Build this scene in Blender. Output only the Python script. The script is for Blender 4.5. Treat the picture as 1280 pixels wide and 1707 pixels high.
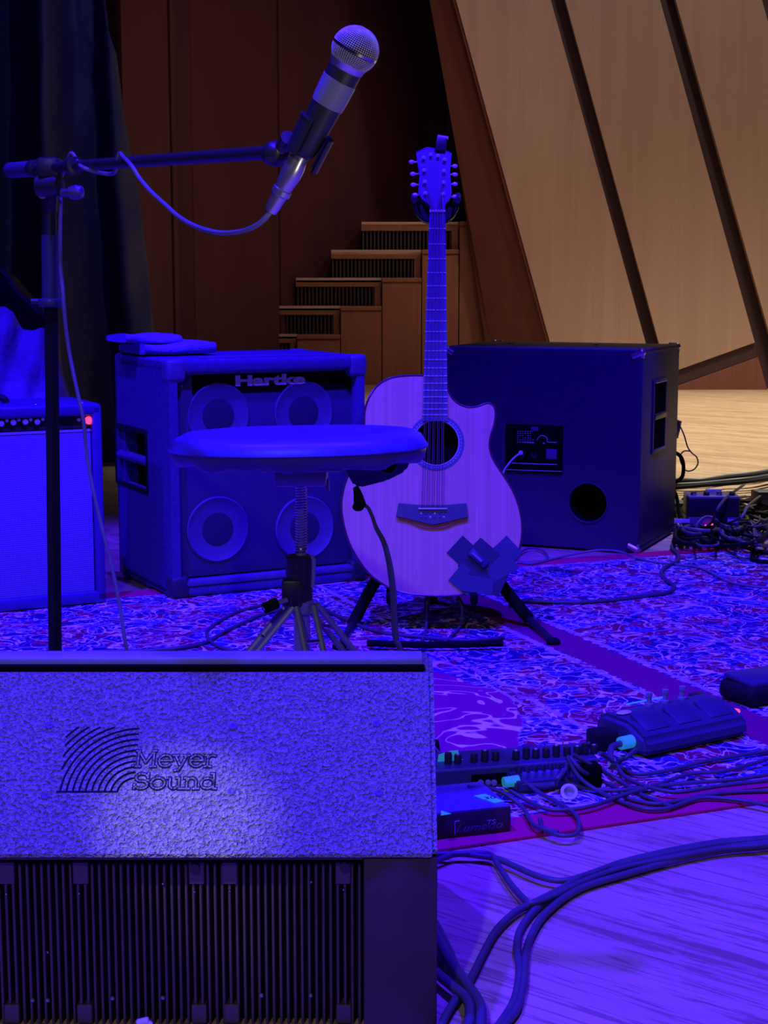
import bpy, bmesh, math, random
from mathutils import Vector, Matrix
random.seed(7)
PI = math.pi
for o in list(bpy.data.objects): bpy.data.objects.remove(o)
SC = bpy.context.scene
COL = SC.collection
# ---------------------------------------------------------------- camera
F = 2600.0; H = 0.83; HZ = 465.0
PITCH = math.atan((853.5 - HZ) / F)
cam = bpy.data.cameras.new('camera'); co = bpy.data.objects.new('camera', cam); COL.objects.link(co)
co.location = (0, 0, H); co.rotation_euler = (PI/2 - PITCH, 0, 0)
cam.sensor_fit = 'VERTICAL'; cam.sensor_height = 36; cam.lens = F/1707*36; cam.clip_start = 0.05
SC.camera = co
# ---------------------------------------------------------------- world, view
w = bpy.data.worlds.new('hall'); SC.world = w; w.use_nodes = True
w.node_tree.nodes['Background'].inputs[0].default_value = (0.24, 0.14, 1.0, 1)
w.node_tree.nodes['Background'].inputs[1].default_value = 0.026
SC.view_settings.view_transform = 'Standard'; SC.view_settings.look = 'None'
SC.view_settings.gamma = 1; SC.view_settings.use_curve_mapping = False
SC.view_settings.exposure = 0.0
# ---------------------------------------------------------------- lights
def lamp(kind, name, loc, target, energy, color, **k):
    l = bpy.data.lights.new(name, kind); o = bpy.data.objects.new(name, l); COL.objects.link(o)
    o.location = loc
    o.rotation_euler = (Vector(target) - Vector(loc)).to_track_quat('-Z', 'Y').to_euler()
    l.energy = energy; l.color = color
    for a, b in k.items(): setattr(l, a, b)
    return o
BLUE = (0.034, 0.006, 1.0)
lamp('SPOT', 'stage_spot', (-1.5, 1.45, 6.0), (-1.0, 2.6, 0), 3600, BLUE, spot_size=math.radians(46), spot_blend=0.2, shadow_soft_size=0.08)
lamp('SPOT', 'stage_spot', (1.2, 1.30, 6.0), (0.25, 2.75, 0), 3400, BLUE, spot_size=math.radians(41.5), spot_blend=0.12, shadow_soft_size=0.08)
lamp('SPOT', 'stage_spot', (-3.2, 2.2, 3.6), (-0.8, 3.4, 0.3), 620, BLUE, spot_size=math.radians(32), spot_blend=0.4, shadow_soft_size=0.10)
WARM = (1.0, 0.90, 0.70)
lamp('SPOT', 'hall_light', (2.7, 8.3, 6.2), (2.7, 8.4, 0), 2600, WARM, spot_size=math.radians(72), spot_blend=0.7, shadow_soft_size=0.5)
lamp('SPOT', 'wall_wash', (3.0, 6.5, 5.5), (3.0, 11.7, 2.6), 290, (1.0, 0.80, 0.72), spot_size=math.radians(62), spot_blend=0.7, shadow_soft_size=0.4)
lamp('SPOT', 'wall_wash', (0.5, 8.0, 5.0), (-0.6, 12.2, 0.6), 170, (1.0, 0.62, 0.60), spot_size=math.radians(60), spot_blend=1.0, shadow_soft_size=0.5)  # added weak fill lifting the left wall and tiers
lamp('SPOT', 'front_fill', (-0.9, -2.2, 3.2), (-0.3, 1.72, 0.25), 130, (0.80, 0.70, 1.0), spot_size=math.radians(34), spot_blend=0.8, shadow_soft_size=0.05)  # added near-white fill over the monitor and what surrounds it
lamp('SPOT', 'curtain_fill', (1.2, 3.2, 4.6), (-1.45, 7.0, 1.9), 170, (0.27, 0.26, 1.0), spot_size=math.radians(36), spot_blend=0.8, shadow_soft_size=0.1)  # added lamp giving the curtain folds their highlights
lamp('SPOT', 'warm_spot', (-1.5, 0.2, 2.6), (-0.228, 1.645, 0.25), 230, (1.0, 0.95, 0.45), spot_size=math.radians(4.3), spot_blend=1.0, shadow_soft_size=0.02)
lamp('SPOT', 'warm_spot', (0.9, 0.3, 0.35), (-0.06, 1.76, 1.02), 24, (1.0, 0.86, 0.72), spot_size=math.radians(17), spot_blend=0.9, shadow_soft_size=0.03)  # added warm fill for the underside of the microphone
# ---------------------------------------------------------------- projection helpers (photo pixel -> place in the hall)
cp, sp = math.cos(PITCH), math.sin(PITCH)
EYE = Vector((0, 0, H))
def ray(px, py):
    x = (px-640)/F; v = (py-853.5)/F
    return Vector((x, cp - v*sp, -sp - v*cp))
def P(px, py, Y):
    d = ray(px, py); return EYE + d*(Y/d.y)
def fl(px, py, z=0.0):
    d = ray(px, py); return EYE + d*((z-H)/d.z)
def on(M, px, py, off=0.0):
    Mi = M.inverted(); o = Mi @ EYE; d = Mi.to_3x3() @ ray(px, py)
    return o + d*((off-o.y)/d.y)
def frame(loc, yaw=0, tilt=0, roll=0):
    return Matrix.Translation(loc) @ Matrix.Rotation(yaw, 4, 'Z') @ Matrix.Rotation(tilt, 4, 'X') @ Matrix.Rotation(roll, 4, 'Y')
# ---------------------------------------------------------------- materials
class NG:
    def __init__(s, name):
        s.m = bpy.data.materials.new(name); s.m.use_nodes = True
        s.t = s.m.node_tree; s.b = s.t.nodes['Principled BSDF']
    def n(s, typ, **k):
        nd = s.t.nodes.new(typ)
        for a, b in k.items(): setattr(nd, a, b)
        return nd
    def l(s, a, b): s.t.links.new(a, b)
    def put(s, sock, v):
        if isinstance(v, bpy.types.NodeSocket): s.l(v, sock)
        else: sock.default_value = v
    def coord(s, scale=(1, 1, 1), rot=(0, 0, 0), kind='Object'):
        tc = s.n('ShaderNodeTexCoord'); mp = s.n('ShaderNodeMapping')
        s.l(tc.outputs[kind], mp.inputs[0]); mp.inputs['Rotation'].default_value = rot; mp.inputs['Scale'].default_value = scale
        return mp.outputs[0]
    def math(s, op, a, b=0.0, c=0.0):
        nd = s.n('ShaderNodeMath', operation=op); s.put(nd.inputs[0], a); s.put(nd.inputs[1], b)
        if op in ('MULTIPLY_ADD', 'SMOOTH_MIN', 'COMPARE'): s.put(nd.inputs[2], c)
        return nd.outputs[0]
    def noise(s, vec, scale, detail=2, rough=.5, dist=0.0, out=0):
        nd = s.n('ShaderNodeTexNoise'); s.l(vec, nd.inputs['Vector']); nd.inputs['Scale'].default_value = scale
        nd.inputs['Detail'].default_value = detail; nd.inputs['Roughness'].default_value = rough; nd.inputs['Distortion'].default_value = dist
        return nd.outputs[out]
    def vor(s, vec, scale, feature='F1', out='Distance'):
        nd = s.n('ShaderNodeTexVoronoi', feature=feature); s.l(vec, nd.inputs['Vector']); nd.inputs['Scale'].default_value = scale
        return nd.outputs[out]
    def step(s, v, lo, hi):
        nd = s.n('ShaderNodeMapRange'); s.put(nd.inputs[0], v); nd.inputs[1].default_value = lo; nd.inputs[2].default_value = hi
        return nd.outputs[0]
    def mix(s, fac, a, b):
        nd = s.n('ShaderNodeMix', data_type='RGBA'); s.put(nd.inputs[0], fac)
        s.put(nd.inputs[6], a if isinstance(a, bpy.types.NodeSocket) else (*a, 1)); s.put(nd.inputs[7], b if isinstance(b, bpy.types.NodeSocket) else (*b, 1))
        return nd.outputs[2]
    def bump(s, h, strength=.3, dist=.01):
        nd = s.n('ShaderNodeBump'); nd.inputs['Strength'].default_value = strength; nd.inputs['Distance'].default_value = dist
        s.l(h, nd.inputs['Height']); s.l(nd.outputs[0], s.b.inputs['Normal'])
def mat(name, col, rough=.5, metal=0.0, spec=.5, noise=None, bump=None, emit=None, coat=0):
    g = NG(name); b = g.b
    b.inputs['Roughness'].default_value = rough; b.inputs['Metallic'].default_value = metal; b.inputs['Specular IOR Level'].default_value = spec
    b.inputs['Coat Weight'].default_value = coat
    vec = g.coord()
    ns, amt = noise or (30, .18)
    f = g.noise(vec, ns, 3)
    d = tuple(c*(1-amt) for c in col); u = tuple(min(1, c*(1+amt)) for c in col)
    g.put(b.inputs['Base Color'], g.mix(f, d, u))
    if bump: g.bump(g.noise(vec, bump[0], 3), bump[1], bump[2])
    if emit:
        b.inputs['Emission Color'].default_value = (*emit[0], 1); b.inputs['Emission Strength'].default_value = emit[1]
    return g.m
def wood(name, c1, c2, along='Z', scale=1.0, rough=.45, amt=1.0, bstr=.1):
    g = NG(name); g.b.inputs['Roughness'].default_value = rough
    sc = {'Z': (18, 18, .7), 'X': (.7, 18, 18), 'Y': (18, .7, 18)}[along]
    v = g.coord(tuple(a*scale for a in sc))
    n = g.noise(v, 1.5, 6, .6, .3); fine = g.noise(v, 9, 3, .6)
    f = g.math('ADD', g.math('MULTIPLY', n, .7*amt), g.math('MULTIPLY', fine, .3))
    g.put(g.b.inputs['Base Color'], g.mix(g.step(f, .3, .7), c1, c2)); g.bump(f, bstr, .003)
    return g.m
M = {}
M['black'] = mat('black_plastic', (.022, .022, .026), .42)
M['matte'] = mat('matte_black', (.012, .012, .014), .7, spec=.15)
M['foam'] = mat('black_foam', (.010, .010, .012), .95, spec=.05, bump=(400, .4, .002))
M['rubber'] = mat('cable_rubber', (.075, .075, .095), .5)
M['rubber_grey'] = mat('grey_cable_rubber', (.16, .16, .18), .45)
M['tolex'] = mat('black_tolex', (.032, .030, .055), .5, bump=(260, .5, .002))
M['cab_rear'] = mat('painted_cabinet', (.036, .026, .072), .55, bump=(300, .25, .001))
M['carpet'] = mat('grey_carpet_covering', (.075, .07, .20), .95, spec=.1, noise=(60, .35), bump=(350, .7, .003))
M['edge'] = mat('worn_plastic_edge', (.11, .10, .22), .38)
M['baffle'] = mat('metal_speaker_grille', (.055, .05, .12), .5, bump=(900, .3, .001))
M['cone'] = mat('paper_speaker_cone', (.10, .085, .20), .6)
M['cone_dark'] = mat('dark_dust_cap', (.028, .025, .065), .6)
M['mesh'] = mat('silver_wire_mesh', (.62, .60, .62), .32, .35)
M['chrome'] = mat('chrome', (.75, .75, .78), .18, 1.0)
M['steel'] = mat('dull_steel', (.34, .34, .42), .32, .45)
M['white'] = mat('white_plastic', (.75, .75, .75), .4)
M['badge'] = mat('badge_metal', (.45, .43, .55), .35)
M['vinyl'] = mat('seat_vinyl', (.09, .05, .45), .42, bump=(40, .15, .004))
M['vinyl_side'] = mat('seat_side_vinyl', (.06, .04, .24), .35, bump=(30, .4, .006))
M['shaker'] = mat('shaker_housing', (.06, .05, .16), .5)
M['towel'] = mat('terry_towel', (.22, .2, .5), .98, spec=.05, bump=(220, .9, .004))
M['cloth'] = mat('pale_cotton_cloth', (.17, .15, .36), .95, spec=.05, bump=(12, .8, .02))
M['nylon'] = mat('black_nylon_bag', (.018, .016, .05), .6, bump=(20, .4, .01))
M['piping'] = mat('bag_piping', (.10, .09, .30), .5)
M['curtain'] = mat('dark_velour', (.045, .045, .085), .62, spec=.6, bump=(30, .25, .01))
M['greentape'] = mat('green_tape', (.12, .75, .50), .6, noise=(60, .3), emit=((.02, .55, .30), .22))  # slight glow put into the tape so its green stays bright
M['paper'] = mat('white_paper', (.7, .7, .72), .7)
M['gaffer_dark'] = mat('darker_gaffer_tape', (.020, .020, .065), .6, bump=(80, .3, .002))
M['gaffer'] = mat('gaffer_tape', (.035, .035, .12), .5, bump=(80, .3, .002))
M['red_led'] = mat('red_led', (.8, .05, .1), .3, emit=((1, .03, .08), 7))
M['jewel'] = mat('red_jewel', (.8, .05, .15), .15, emit=((1, .06, .14), 1.6), coat=1)
M['clear'] = mat('worn_grey_tape', (.20, .20, .25), .35)
M['shell'] = mat('nickel_connector', (.62, .58, .6), .28, .85)
M['groove'] = mat('embossed_line', (.012, .012, .03), .8, spec=.05)
M['fin'] = mat('anodised_fins', (.11, .07, .10), .42, .3)
M['monitor'] = mat('smooth_black_paint', (.060, .036, .045), .55, bump=(250, .15, .001))
M['strip'] = mat('pale_top_edge', (.34, .34, .46), .4)  # even paler tone for the strip along the monitor top
M['rose'] = mat('rosewood_back_and_sides', (.09, .045, .05), .25, coat=.6)
M['ebony'] = mat('ebony', (.09, .07, .20), .4)
M['bridgewood'] = mat('ebony_bridge', (.06, .05, .11), .4)
M['ivory'] = mat('ivory_binding', (.70, .66, .6), .3)
M['nickel'] = mat('nickel_fret', (.9, .9, .92), .3, .25)
M['string'] = mat('bronze_string', (.30, .25, .25), .35, .6)
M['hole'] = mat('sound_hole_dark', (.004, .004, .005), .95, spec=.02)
M['pearl'] = mat('abalone_inlay', (.35, .32, .42), .3, noise=(500, .8))
M['headwood'] = mat('headstock_veneer', (.035, .028, .10), .3, coat=.5)
M['mahogany'] = mat('mahogany_neck', (.25, .11, .07), .4)
M['orange_wood'] = mat('bridge_lower_edge', (.42, .10, .04), .5)
M['pedal'] = mat('pedal_enclosure', (.045, .045, .10), .45)
M['pedal_top'] = mat('pedal_top_paint', (.10, .10, .30), .4)
M['plum'] = mat('dark_case_side', (.035, .018, .035), .55)
M['louver'] = mat('dark_louver_wood', (.045, .016, .018), .6)
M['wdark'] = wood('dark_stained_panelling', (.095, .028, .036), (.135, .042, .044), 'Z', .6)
M['wgap'] = mat('dark_backing_wood', (.05, .017, .020), .6)  # darker brown wood for backings, beam and slats
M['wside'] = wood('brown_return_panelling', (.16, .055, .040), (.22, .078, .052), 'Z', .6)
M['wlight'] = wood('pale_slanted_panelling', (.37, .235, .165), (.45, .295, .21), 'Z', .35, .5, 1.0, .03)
M['wstep'] = wood('step_panelling', (.23, .085, .040), (.32, .12, .055), 'Z', 1.0)
M['tread'] = wood('pale_tread_nosing', (.50, .33, .20), (.62, .42, .26), 'X', 1.0)
# grey textured paint of the monitor
g = NG('textured_paint'); v = g.coord((1, 1, 1))
h = g.noise(v, 230, 2, .5, .3)
g.put(g.b.inputs['Base Color'], g.mix(g.step(h, .35, .65), (.20, .20, .20), (.38, .38, .38)))
g.b.inputs['Roughness'].default_value = .38; g.bump(h, 1.0, .012); M['texture'] = g.m
# spruce
g = NG('spruce_top'); v = g.coord((60, 1, .6))
n = g.noise(v, 6, 3, .6); n2 = g.noise(v, 1.3, 2)
f = g.math('ADD', g.math('MULTIPLY', n, .5), g.math('MULTIPLY', n2, .5))
g.put(g.b.inputs['Base Color'], g.mix(g.step(f, .3, .7), (.60, .30, .20), (.80, .42, .29)))
g.b.inputs['Roughness'].default_value = .42; g.b.inputs['Coat Weight'].default_value = .15; M['spruce'] = g.m
# grille cloth
g = NG('woven_grille_cloth'); v = g.coord((1, 1, 1))
sx = g.n('ShaderNodeTexWave', wave_type='BANDS', bands_direction='Z'); g.l(v, sx.inputs[0]); sx.inputs['Scale'].default_value = 60
sy = g.n('ShaderNodeTexWave', wave_type='BANDS', bands_direction='X'); g.l(v, sy.inputs[0]); sy.inputs['Scale'].default_value = 60
f = g.math('MULTIPLY', g.math('ADD', sx.outputs[1], sy.outputs[1]), .5)
g.put(g.b.inputs['Base Color'], g.mix(f, (.12, .09, .34), (.32, .24, .72))); g.b.inputs['Roughness'].default_value = .8; g.bump(f, .4, .002); M['grillecloth'] = g.m
# wood floor: grain runs obliquely to the camera
g = NG('oak_stage_floor'); ang = math.atan2(-.30, .381)
tc = g.n('ShaderNodeTexCoord'); mp = g.n('ShaderNodeMapping', vector_type='TEXTURE'); g.l(tc.outputs['Object'], mp.inputs[0]); mp.inputs['Rotation'].default_value = (0, 0, ang)
sc1 = g.n('ShaderNodeMapping'); g.l(mp.outputs[0], sc1.inputs[0]); sc1.inputs['Scale'].default_value = (2.4, 42, 1)
n = g.noise(sc1.outputs[0], 1.6, 6, .62, .9)
sc2 = g.n('ShaderNodeMapping'); g.l(mp.outputs[0], sc2.inputs[0]); sc2.inputs['Scale'].default_value = (5, 120, 1)
n2 = g.noise(sc2.outputs[0], 1.4, 4, .6, .4)
sc3 = g.n('ShaderNodeMapping'); g.l(mp.outputs[0], sc3.inputs[0]); sc3.inputs['Scale'].default_value = (.5, 5, 1)
n3 = g.noise(sc3.outputs[0], 1.6, 3, .5)
base = g.mix(g.step(n3, .35, .7), (.66, .48, .30), (.50, .33, .20))
base = g.mix(g.math('MULTIPLY', g.step(n, .54, .58), .62), base, (.20, .11, .07))
base = g.mix(g.math('MULTIPLY', g.step(n2, .57, .61), .6), base, (.20, .11, .07))
g.put(g.b.inputs['Base Color'], base); g.b.inputs['Roughness'].default_value = .5; g.bump(n2, .15, .002); M['floor'] = g.m
# ---------------------------------------------------------------- mesh builder
def frm(d, origin):
    d = Vector(d).normalized(); q = d.to_track_quat('Z', 'Y')
    return Matrix.Translation(origin) @ q.to_matrix().to_4x4()
def spline(pts, n=8):
    pts = [Vector(p) for p in pts]
    if len(pts) < 3: return pts
    out = []
    for i in range(len(pts)-1):
        p0 = pts[max(i-1, 0)]; p1 = pts[i]; p2 = pts[i+1]; p3 = pts[min(i+2, len(pts)-1)]
        for k in range(n):
            t = k/n
            out.append(.5*((2*p1) + (-p0+p2)*t + (2*p0-5*p1+4*p2-p3)*t*t + (-p0+3*p1-3*p2+p3)*t**3))
    out.append(pts[-1]); return out
class MB:
    def __init__(s): s.b = bmesh.new()
    def quadgrid(s, rows, close_u=False, cap=False):
        vs = [[s.b.verts.new(p) for p in r] for r in rows]
        nu = len(rows[0])
        for i in range(len(rows)-1):
            for j in range(nu if close_u else nu-1):
                k = (j+1) % nu
                s.b.faces.new((vs[i][j], vs[i][k], vs[i+1][k], vs[i+1][j]))
        if cap:
            s.b.faces.new(list(reversed(vs[0]))); s.b.faces.new(vs[-1])
        return s
    def box(s, c, size, rot=None, bev=0.0, seg=2):
        r = bmesh.ops.create_cube(s.b, size=1.0); vs = r['verts']
        Mx = Matrix.Translation(c) @ (rot.to_4x4() if rot else Matrix.Identity(4)) @ Matrix.Diagonal((*size, 1))
        bmesh.ops.transform(s.b, matrix=Mx, verts=vs)
        if bev:
            es = list({e for v in vs for e in v.link_edges})
            bmesh.ops.bevel(s.b, geom=es, offset=bev, segments=seg, affect='EDGES', profile=.5)
        return s
    def lathe(s, prof, Mx, seg=24, a0=0, a1=2*PI, cap=True):
        full = abs(a1-a0-2*PI) < 1e-6
        n = seg if full else seg+1
        rows = [[Mx @ Vector((r*math.cos(a0+(a1-a0)*k/seg), r*math.sin(a0+(a1-a0)*k/seg), h)) for k in range(n)] for r, h in prof]
        s.quadgrid(rows, full, full and cap); return s
    def cyl(s, p0, p1, r0, r1=None, seg=16):
        p0 = Vector(p0); p1 = Vector(p1); d = p1-p0
        return s.lathe([(r0, 0), (r1 if r1 is not None else r0, d.length)], frm(d, p0), seg)
    def tube(s, pts, r, seg=8, n=8, smooth=True):
        pts = spline(pts, n) if smooth else [Vector(p) for p in pts]
        rows = []; up = Vector((0, 0, 1)); prev = None
        for i, p in enumerate(pts):
            t = (pts[min(i+1, len(pts)-1)] - pts[max(i-1, 0)])
            if t.length < 1e-9: t = Vector((1, 0, 0))
            t.normalize()
            if prev is None:
                a = up.cross(t)
                if a.length < .1: a = Vector((1, 0, 0)).cross(t)
                a.normalize()
            else:
                a = (prev - t*prev.dot(t)); a.normalize()
            prev = a; b = t.cross(a)
            rr = r(i/(len(pts)-1)) if callable(r) else r
            rows.append([p + a*(rr*math.cos(2*PI*k/seg)) + b*(rr*math.sin(2*PI*k/seg)) for k in range(seg)])
        s.quadgrid(rows, True, True); return s
    def prism(s, poly, d, Mx=None):
        """poly: list of 3D points (planar); extruded by vector d"""
        Mx = Mx or Matrix.Identity(4); d = Vector(d)
        a = [s.b.verts.new(Mx @ Vector(p)) for p in poly]; b = [s.b.verts.new(Mx @ (Vector(p)+d)) for p in poly]
        n = len(poly)
        s.b.faces.new(a); s.b.faces.new(list(reversed(b)))
        for i in range(n):
            j = (i+1) % n; s.b.faces.new((a[j], a[i], b[i], b[j]))
        return s
    def sphere(s, c, r, sc=(1, 1, 1), seg=16):
        rr = bmesh.ops.create_uvsphere(s.b, u_segments=seg, v_segments=max(6, seg//2), radius=r)
        bmesh.ops.transform(s.b, matrix=Matrix.Translation(c) @ Matrix.Diagonal((*sc, 1)), verts=rr['verts']); return s
    def build(s, name, m, parent=None, W=False, smooth=35, kind=None, label=None):
        if W and parent is not None:
            bmesh.ops.transform(s.b, matrix=root_m(parent).inverted(), verts=s.b.verts)
        bmesh.ops.recalc_face_normals(s.b, faces=s.b.faces)
        me = bpy.data.meshes.new(name); s.b.to_mesh(me); s.b.free()
        return link(name, me, m, parent, smooth, kind, label)
def root_m(o):
    Mx = Matrix.Identity(4)
    while o is not None: Mx = o.matrix_basis @ Mx; o = o.parent
    return Mx
def link(name, me, m, parent=None, smooth=35, kind=None, label=None):
    if m and not me.materials: me.materials.append(M[m])
    if smooth:
        me.shade_smooth(); me.set_sharp_from_angle(angle=math.radians(smooth))
    o = bpy.data.objects.new(name, me); COL.objects.link(o)
    if parent: o.parent = parent
    if kind: o['kind'] = kind
    if label: o['label'] = label
    return o
def tag(o, label, cat, group=None):
    o['label'] = label; o['category'] = cat
    if group: o['group'] = group
    return o
def thing(name, label, cat, Mx, group=None, kind=None):
    o = bpy.data.objects.new(name, None); COL.objects.link(o); o.empty_display_size = .05
    o.matrix_basis = Mx if isinstance(Mx, Matrix) else Matrix.Translation(Mx)
    if kind: o['kind'] = kind
    if cat: tag(o, label, cat, group)
    return o
def setorigin(o):
    """top-level one-mesh thing: move origin to its base centre"""
    me = o.data; xs = [v.co for v in me.vertices]
    c = Vector((sum(v.x for v in xs)/len(xs), sum(v.y for v in xs)/len(xs), min(v.z for v in xs)))
    me.transform(Matrix.Translation(-c)); o.location = c; return o
def text(s, width, height, m, parent, Mx, name='lettering', depth=.0008, offset=0.0, shear=0, label=None):
    cu = bpy.data.curves.new('t', 'FONT'); cu.body = s; cu.extrude = .02; cu.size = 1; cu.offset = offset; cu.shear = shear; cu.resolution_u = 3
    ob = bpy.data.objects.new('t', cu); COL.objects.link(ob); bpy.context.view_layer.update()
    me = bpy.data.meshes.new_from_object(ob); bpy.data.objects.remove(ob)
    xs = [v.co.x for v in me.vertices]; ys = [v.co.y for v in me.vertices]
    x0, x1, y0, y1 = min(xs), max(xs), min(ys), max(ys)
    for v in me.vertices:
        x, y, z = v.co
        v.co = Mx @ Vector(((x-x0)/(x1-x0)*width, -z/.02*depth, (y-y0)/(y1-y0)*height))
    me.materials.clear()
    return link(name, me, m, parent, 0, label=label)
# ================================================================ SETTING
WB = fl(1200, 650).y                      # back wall distance
XL, XR = -7.0, 7.0
MB().box((0, 8, -.05), (16, 18, .1)).build('floor', 'floor', smooth=0, kind='structure')
# back wall: backing with slanted boards in front
ZT = 5.2
def wp(px, py, Y=WB): return P(px, py, Y)
Yt = WB
def slant(xt, yt, xb, yb, z):             # point on a slanted edge line at height z on the plane Y=WB
    a = P(xt, yt, WB); b = P(xb, yb, WB); t = (z-a.z)/(b.z-a.z); return a.x + (b.x-a.x)*t
def board(edgeL, edgeR, z0, z1, yoff, th, name, m, parent):
    pts = [(slant(*edgeL, z0), Yt-yoff, z0), (slant(*edgeR, z0), Yt-yoff, z0), (slant(*edgeR, z1), Yt-yoff, z1), (slant(*edgeL, z1), Yt-yoff, z1)]
    return MB().prism(pts, (0, th, 0)).build(name, m, parent, smooth=0)
eJ = (760, 0, 915, 565); e1 = (918, 0, 1074, 564); e2 = (942, 0, 1096, 564); e3 = (1100, 0, 1258, 571); e4 = (1126, 0, 1284, 563)
wb = MB().prism([(slant(*eJ, 0)+.02, WB+.13, 0), (XR, WB+.13, 0), (XR, WB+.13, ZT), (slant(*eJ, ZT)+.02, WB+.13, ZT)], (0, .1, 0)).build('wall_back', 'wgap', smooth=0, kind='structure')
board(eJ, e1, 0, ZT, 0, .06, 'panel', 'wlight', wb)
# second board stops above a slanted beam
def cutboard():
    zb = lambda px, py: P(px, py, WB)
    a = zb(1110, 619); b = zb(1260, 571)
    zL = a.z + (slant(*e2, .35)-a.x)/(b.x-a.x)*(b.z-a.z); zR = b.z
    top = [(slant(*e2, zL), WB, zL), (slant(*e3, zR), WB, zR), (slant(*e3, ZT), WB, ZT), (slant(*e2, ZT), WB, ZT)]
    MB().prism(top, (0, .06, 0)).build('panel', 'wlight', wb, smooth=0)
    d = .105
    beam = [(slant(*e2, zL-d), WB+.03, zL-d), (slant(*e3, zR-d), WB+.03, zR-d), (slant(*e3, zR), WB+.03, zR-.004), (slant(*e2, zL), WB+.03, zL-.004)]
    MB().prism(beam, (0, .06, 0)).build('trim_beam', 'wgap', wb, smooth=0)
    low = [(slant(*e2, 0), WB+.02, .0), (slant(*e3, 0), WB+.02, 0), (slant(*e3, zR-d), WB+.02, zR-d-.004), (slant(*e2, zL-d), WB+.02, zL-d-.004)]
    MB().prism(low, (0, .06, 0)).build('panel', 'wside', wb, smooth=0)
cutboard()
eX = [(1284+ (k*184), 0, 1442+(k*184), 571) for k in range(1, 6)]
board(e4, (1270, 0, 1428, 571), 0, ZT, 0, .06, 'panel', 'wlight', wb)
for k in range(4):
    a = 1296+k*184; b = a+158
    board((a, 0, a+158, 571), (b, 0, b+158, 571), 0, ZT, 0, .06, 'panel', 'wlight', wb)
# return side of the slanted wall (brown), going deeper
bA = lambda z: Vector((slant(*eJ, z)+.002, WB+.062, z))
def backline(z):
    a = P(722, 0, WB+.45); b = P(808, 565, WB+.45); t = (z-a.z)/(b.z-a.z); return Vector((a.x+(b.x-a.x)*t, WB+.45, z))
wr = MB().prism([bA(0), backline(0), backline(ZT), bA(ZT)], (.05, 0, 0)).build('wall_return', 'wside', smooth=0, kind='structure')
MB().tube([bA(0)+Vector((-.012, -.03, 0)), bA(ZT)+Vector((-.012, -.03, 0))], .012, 6, smooth=False).build('trim_edge', 'wside', wr)
# far dark wall
SB = WB+.5
YF = WB+2.4
xf0 = P(600, 400, YF).x; 
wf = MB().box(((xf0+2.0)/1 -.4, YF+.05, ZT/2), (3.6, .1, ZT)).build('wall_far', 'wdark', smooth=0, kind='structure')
# left wall: plan line
A = P(215, 600, WB-.6); B = P(742, 600, YF)
A = Vector((A.x, A.y, 0)); B = Vector((B.x, B.y, 0)); D = (B-A); LW = D.length; D.normalize(); N = Vector((D.y, -D.x, 0))
def hit(px):                               # distance along the left wall seen at pixel px
    d = ray(px, 500); d = Vector((d.x, d.y, 0))
    det = d.x*(-D.y) + D.x*d.y
    t = (A.x*(-D.y)+D.x*A.y)/det; q = d*t
    return (q-A).dot(D)
cuts = [0, hit(290), hit(467), hit(640), LW+.2]
wl = MB().prism([A+D*0 - N*.05, A+D*(LW+.3) - N*.05, A+D*(LW+.3)-N*.15, A-N*.15], (0, 0, ZT)).build('wall_left', 'wgap', smooth=0, kind='structure')
for i in range(4):
    a, b = cuts[i]+(.012 if i else 0), cuts[i+1]-.012
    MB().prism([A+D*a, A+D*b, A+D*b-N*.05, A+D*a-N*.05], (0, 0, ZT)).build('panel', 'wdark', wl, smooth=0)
MB().box((-4.2, A.y+.45, ZT/2), (5.6, .1, ZT)).build('wall_side', 'wdark', smooth=0, kind='structure')
MB().box((-6.6, 5.0, ZT/2), (.1, 14, ZT)).build('wall_side', 'wdark', smooth=0, kind='structure')
# louvered slot left of the wall
lv = thing('wall_louver', '', None, Matrix.Translation((A.x-.35, A.y+.25, 0)), kind='structure')
MB().box((0, .12, ZT/2), (.9, .04, ZT)).build('backing', 'wgap', lv, smooth=0)
xs0 = P(183, 80, A.y+.2).x - (A.x-.35)
for k in range(18):
    z = P(200, -30+16*k, A.y+.2).z
    MB().box(((xs0+.33)/2, 0, z), (.36-xs0+.0, .05, .014), Matrix.Rotation(.4, 3, 'X')).build('slat', 'louver', lv, smooth=0)
MB().box((xs0-.12, 0, ZT/2), (.22, .06, ZT)).build('panel', 'wdark', lv, smooth=0)
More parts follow.
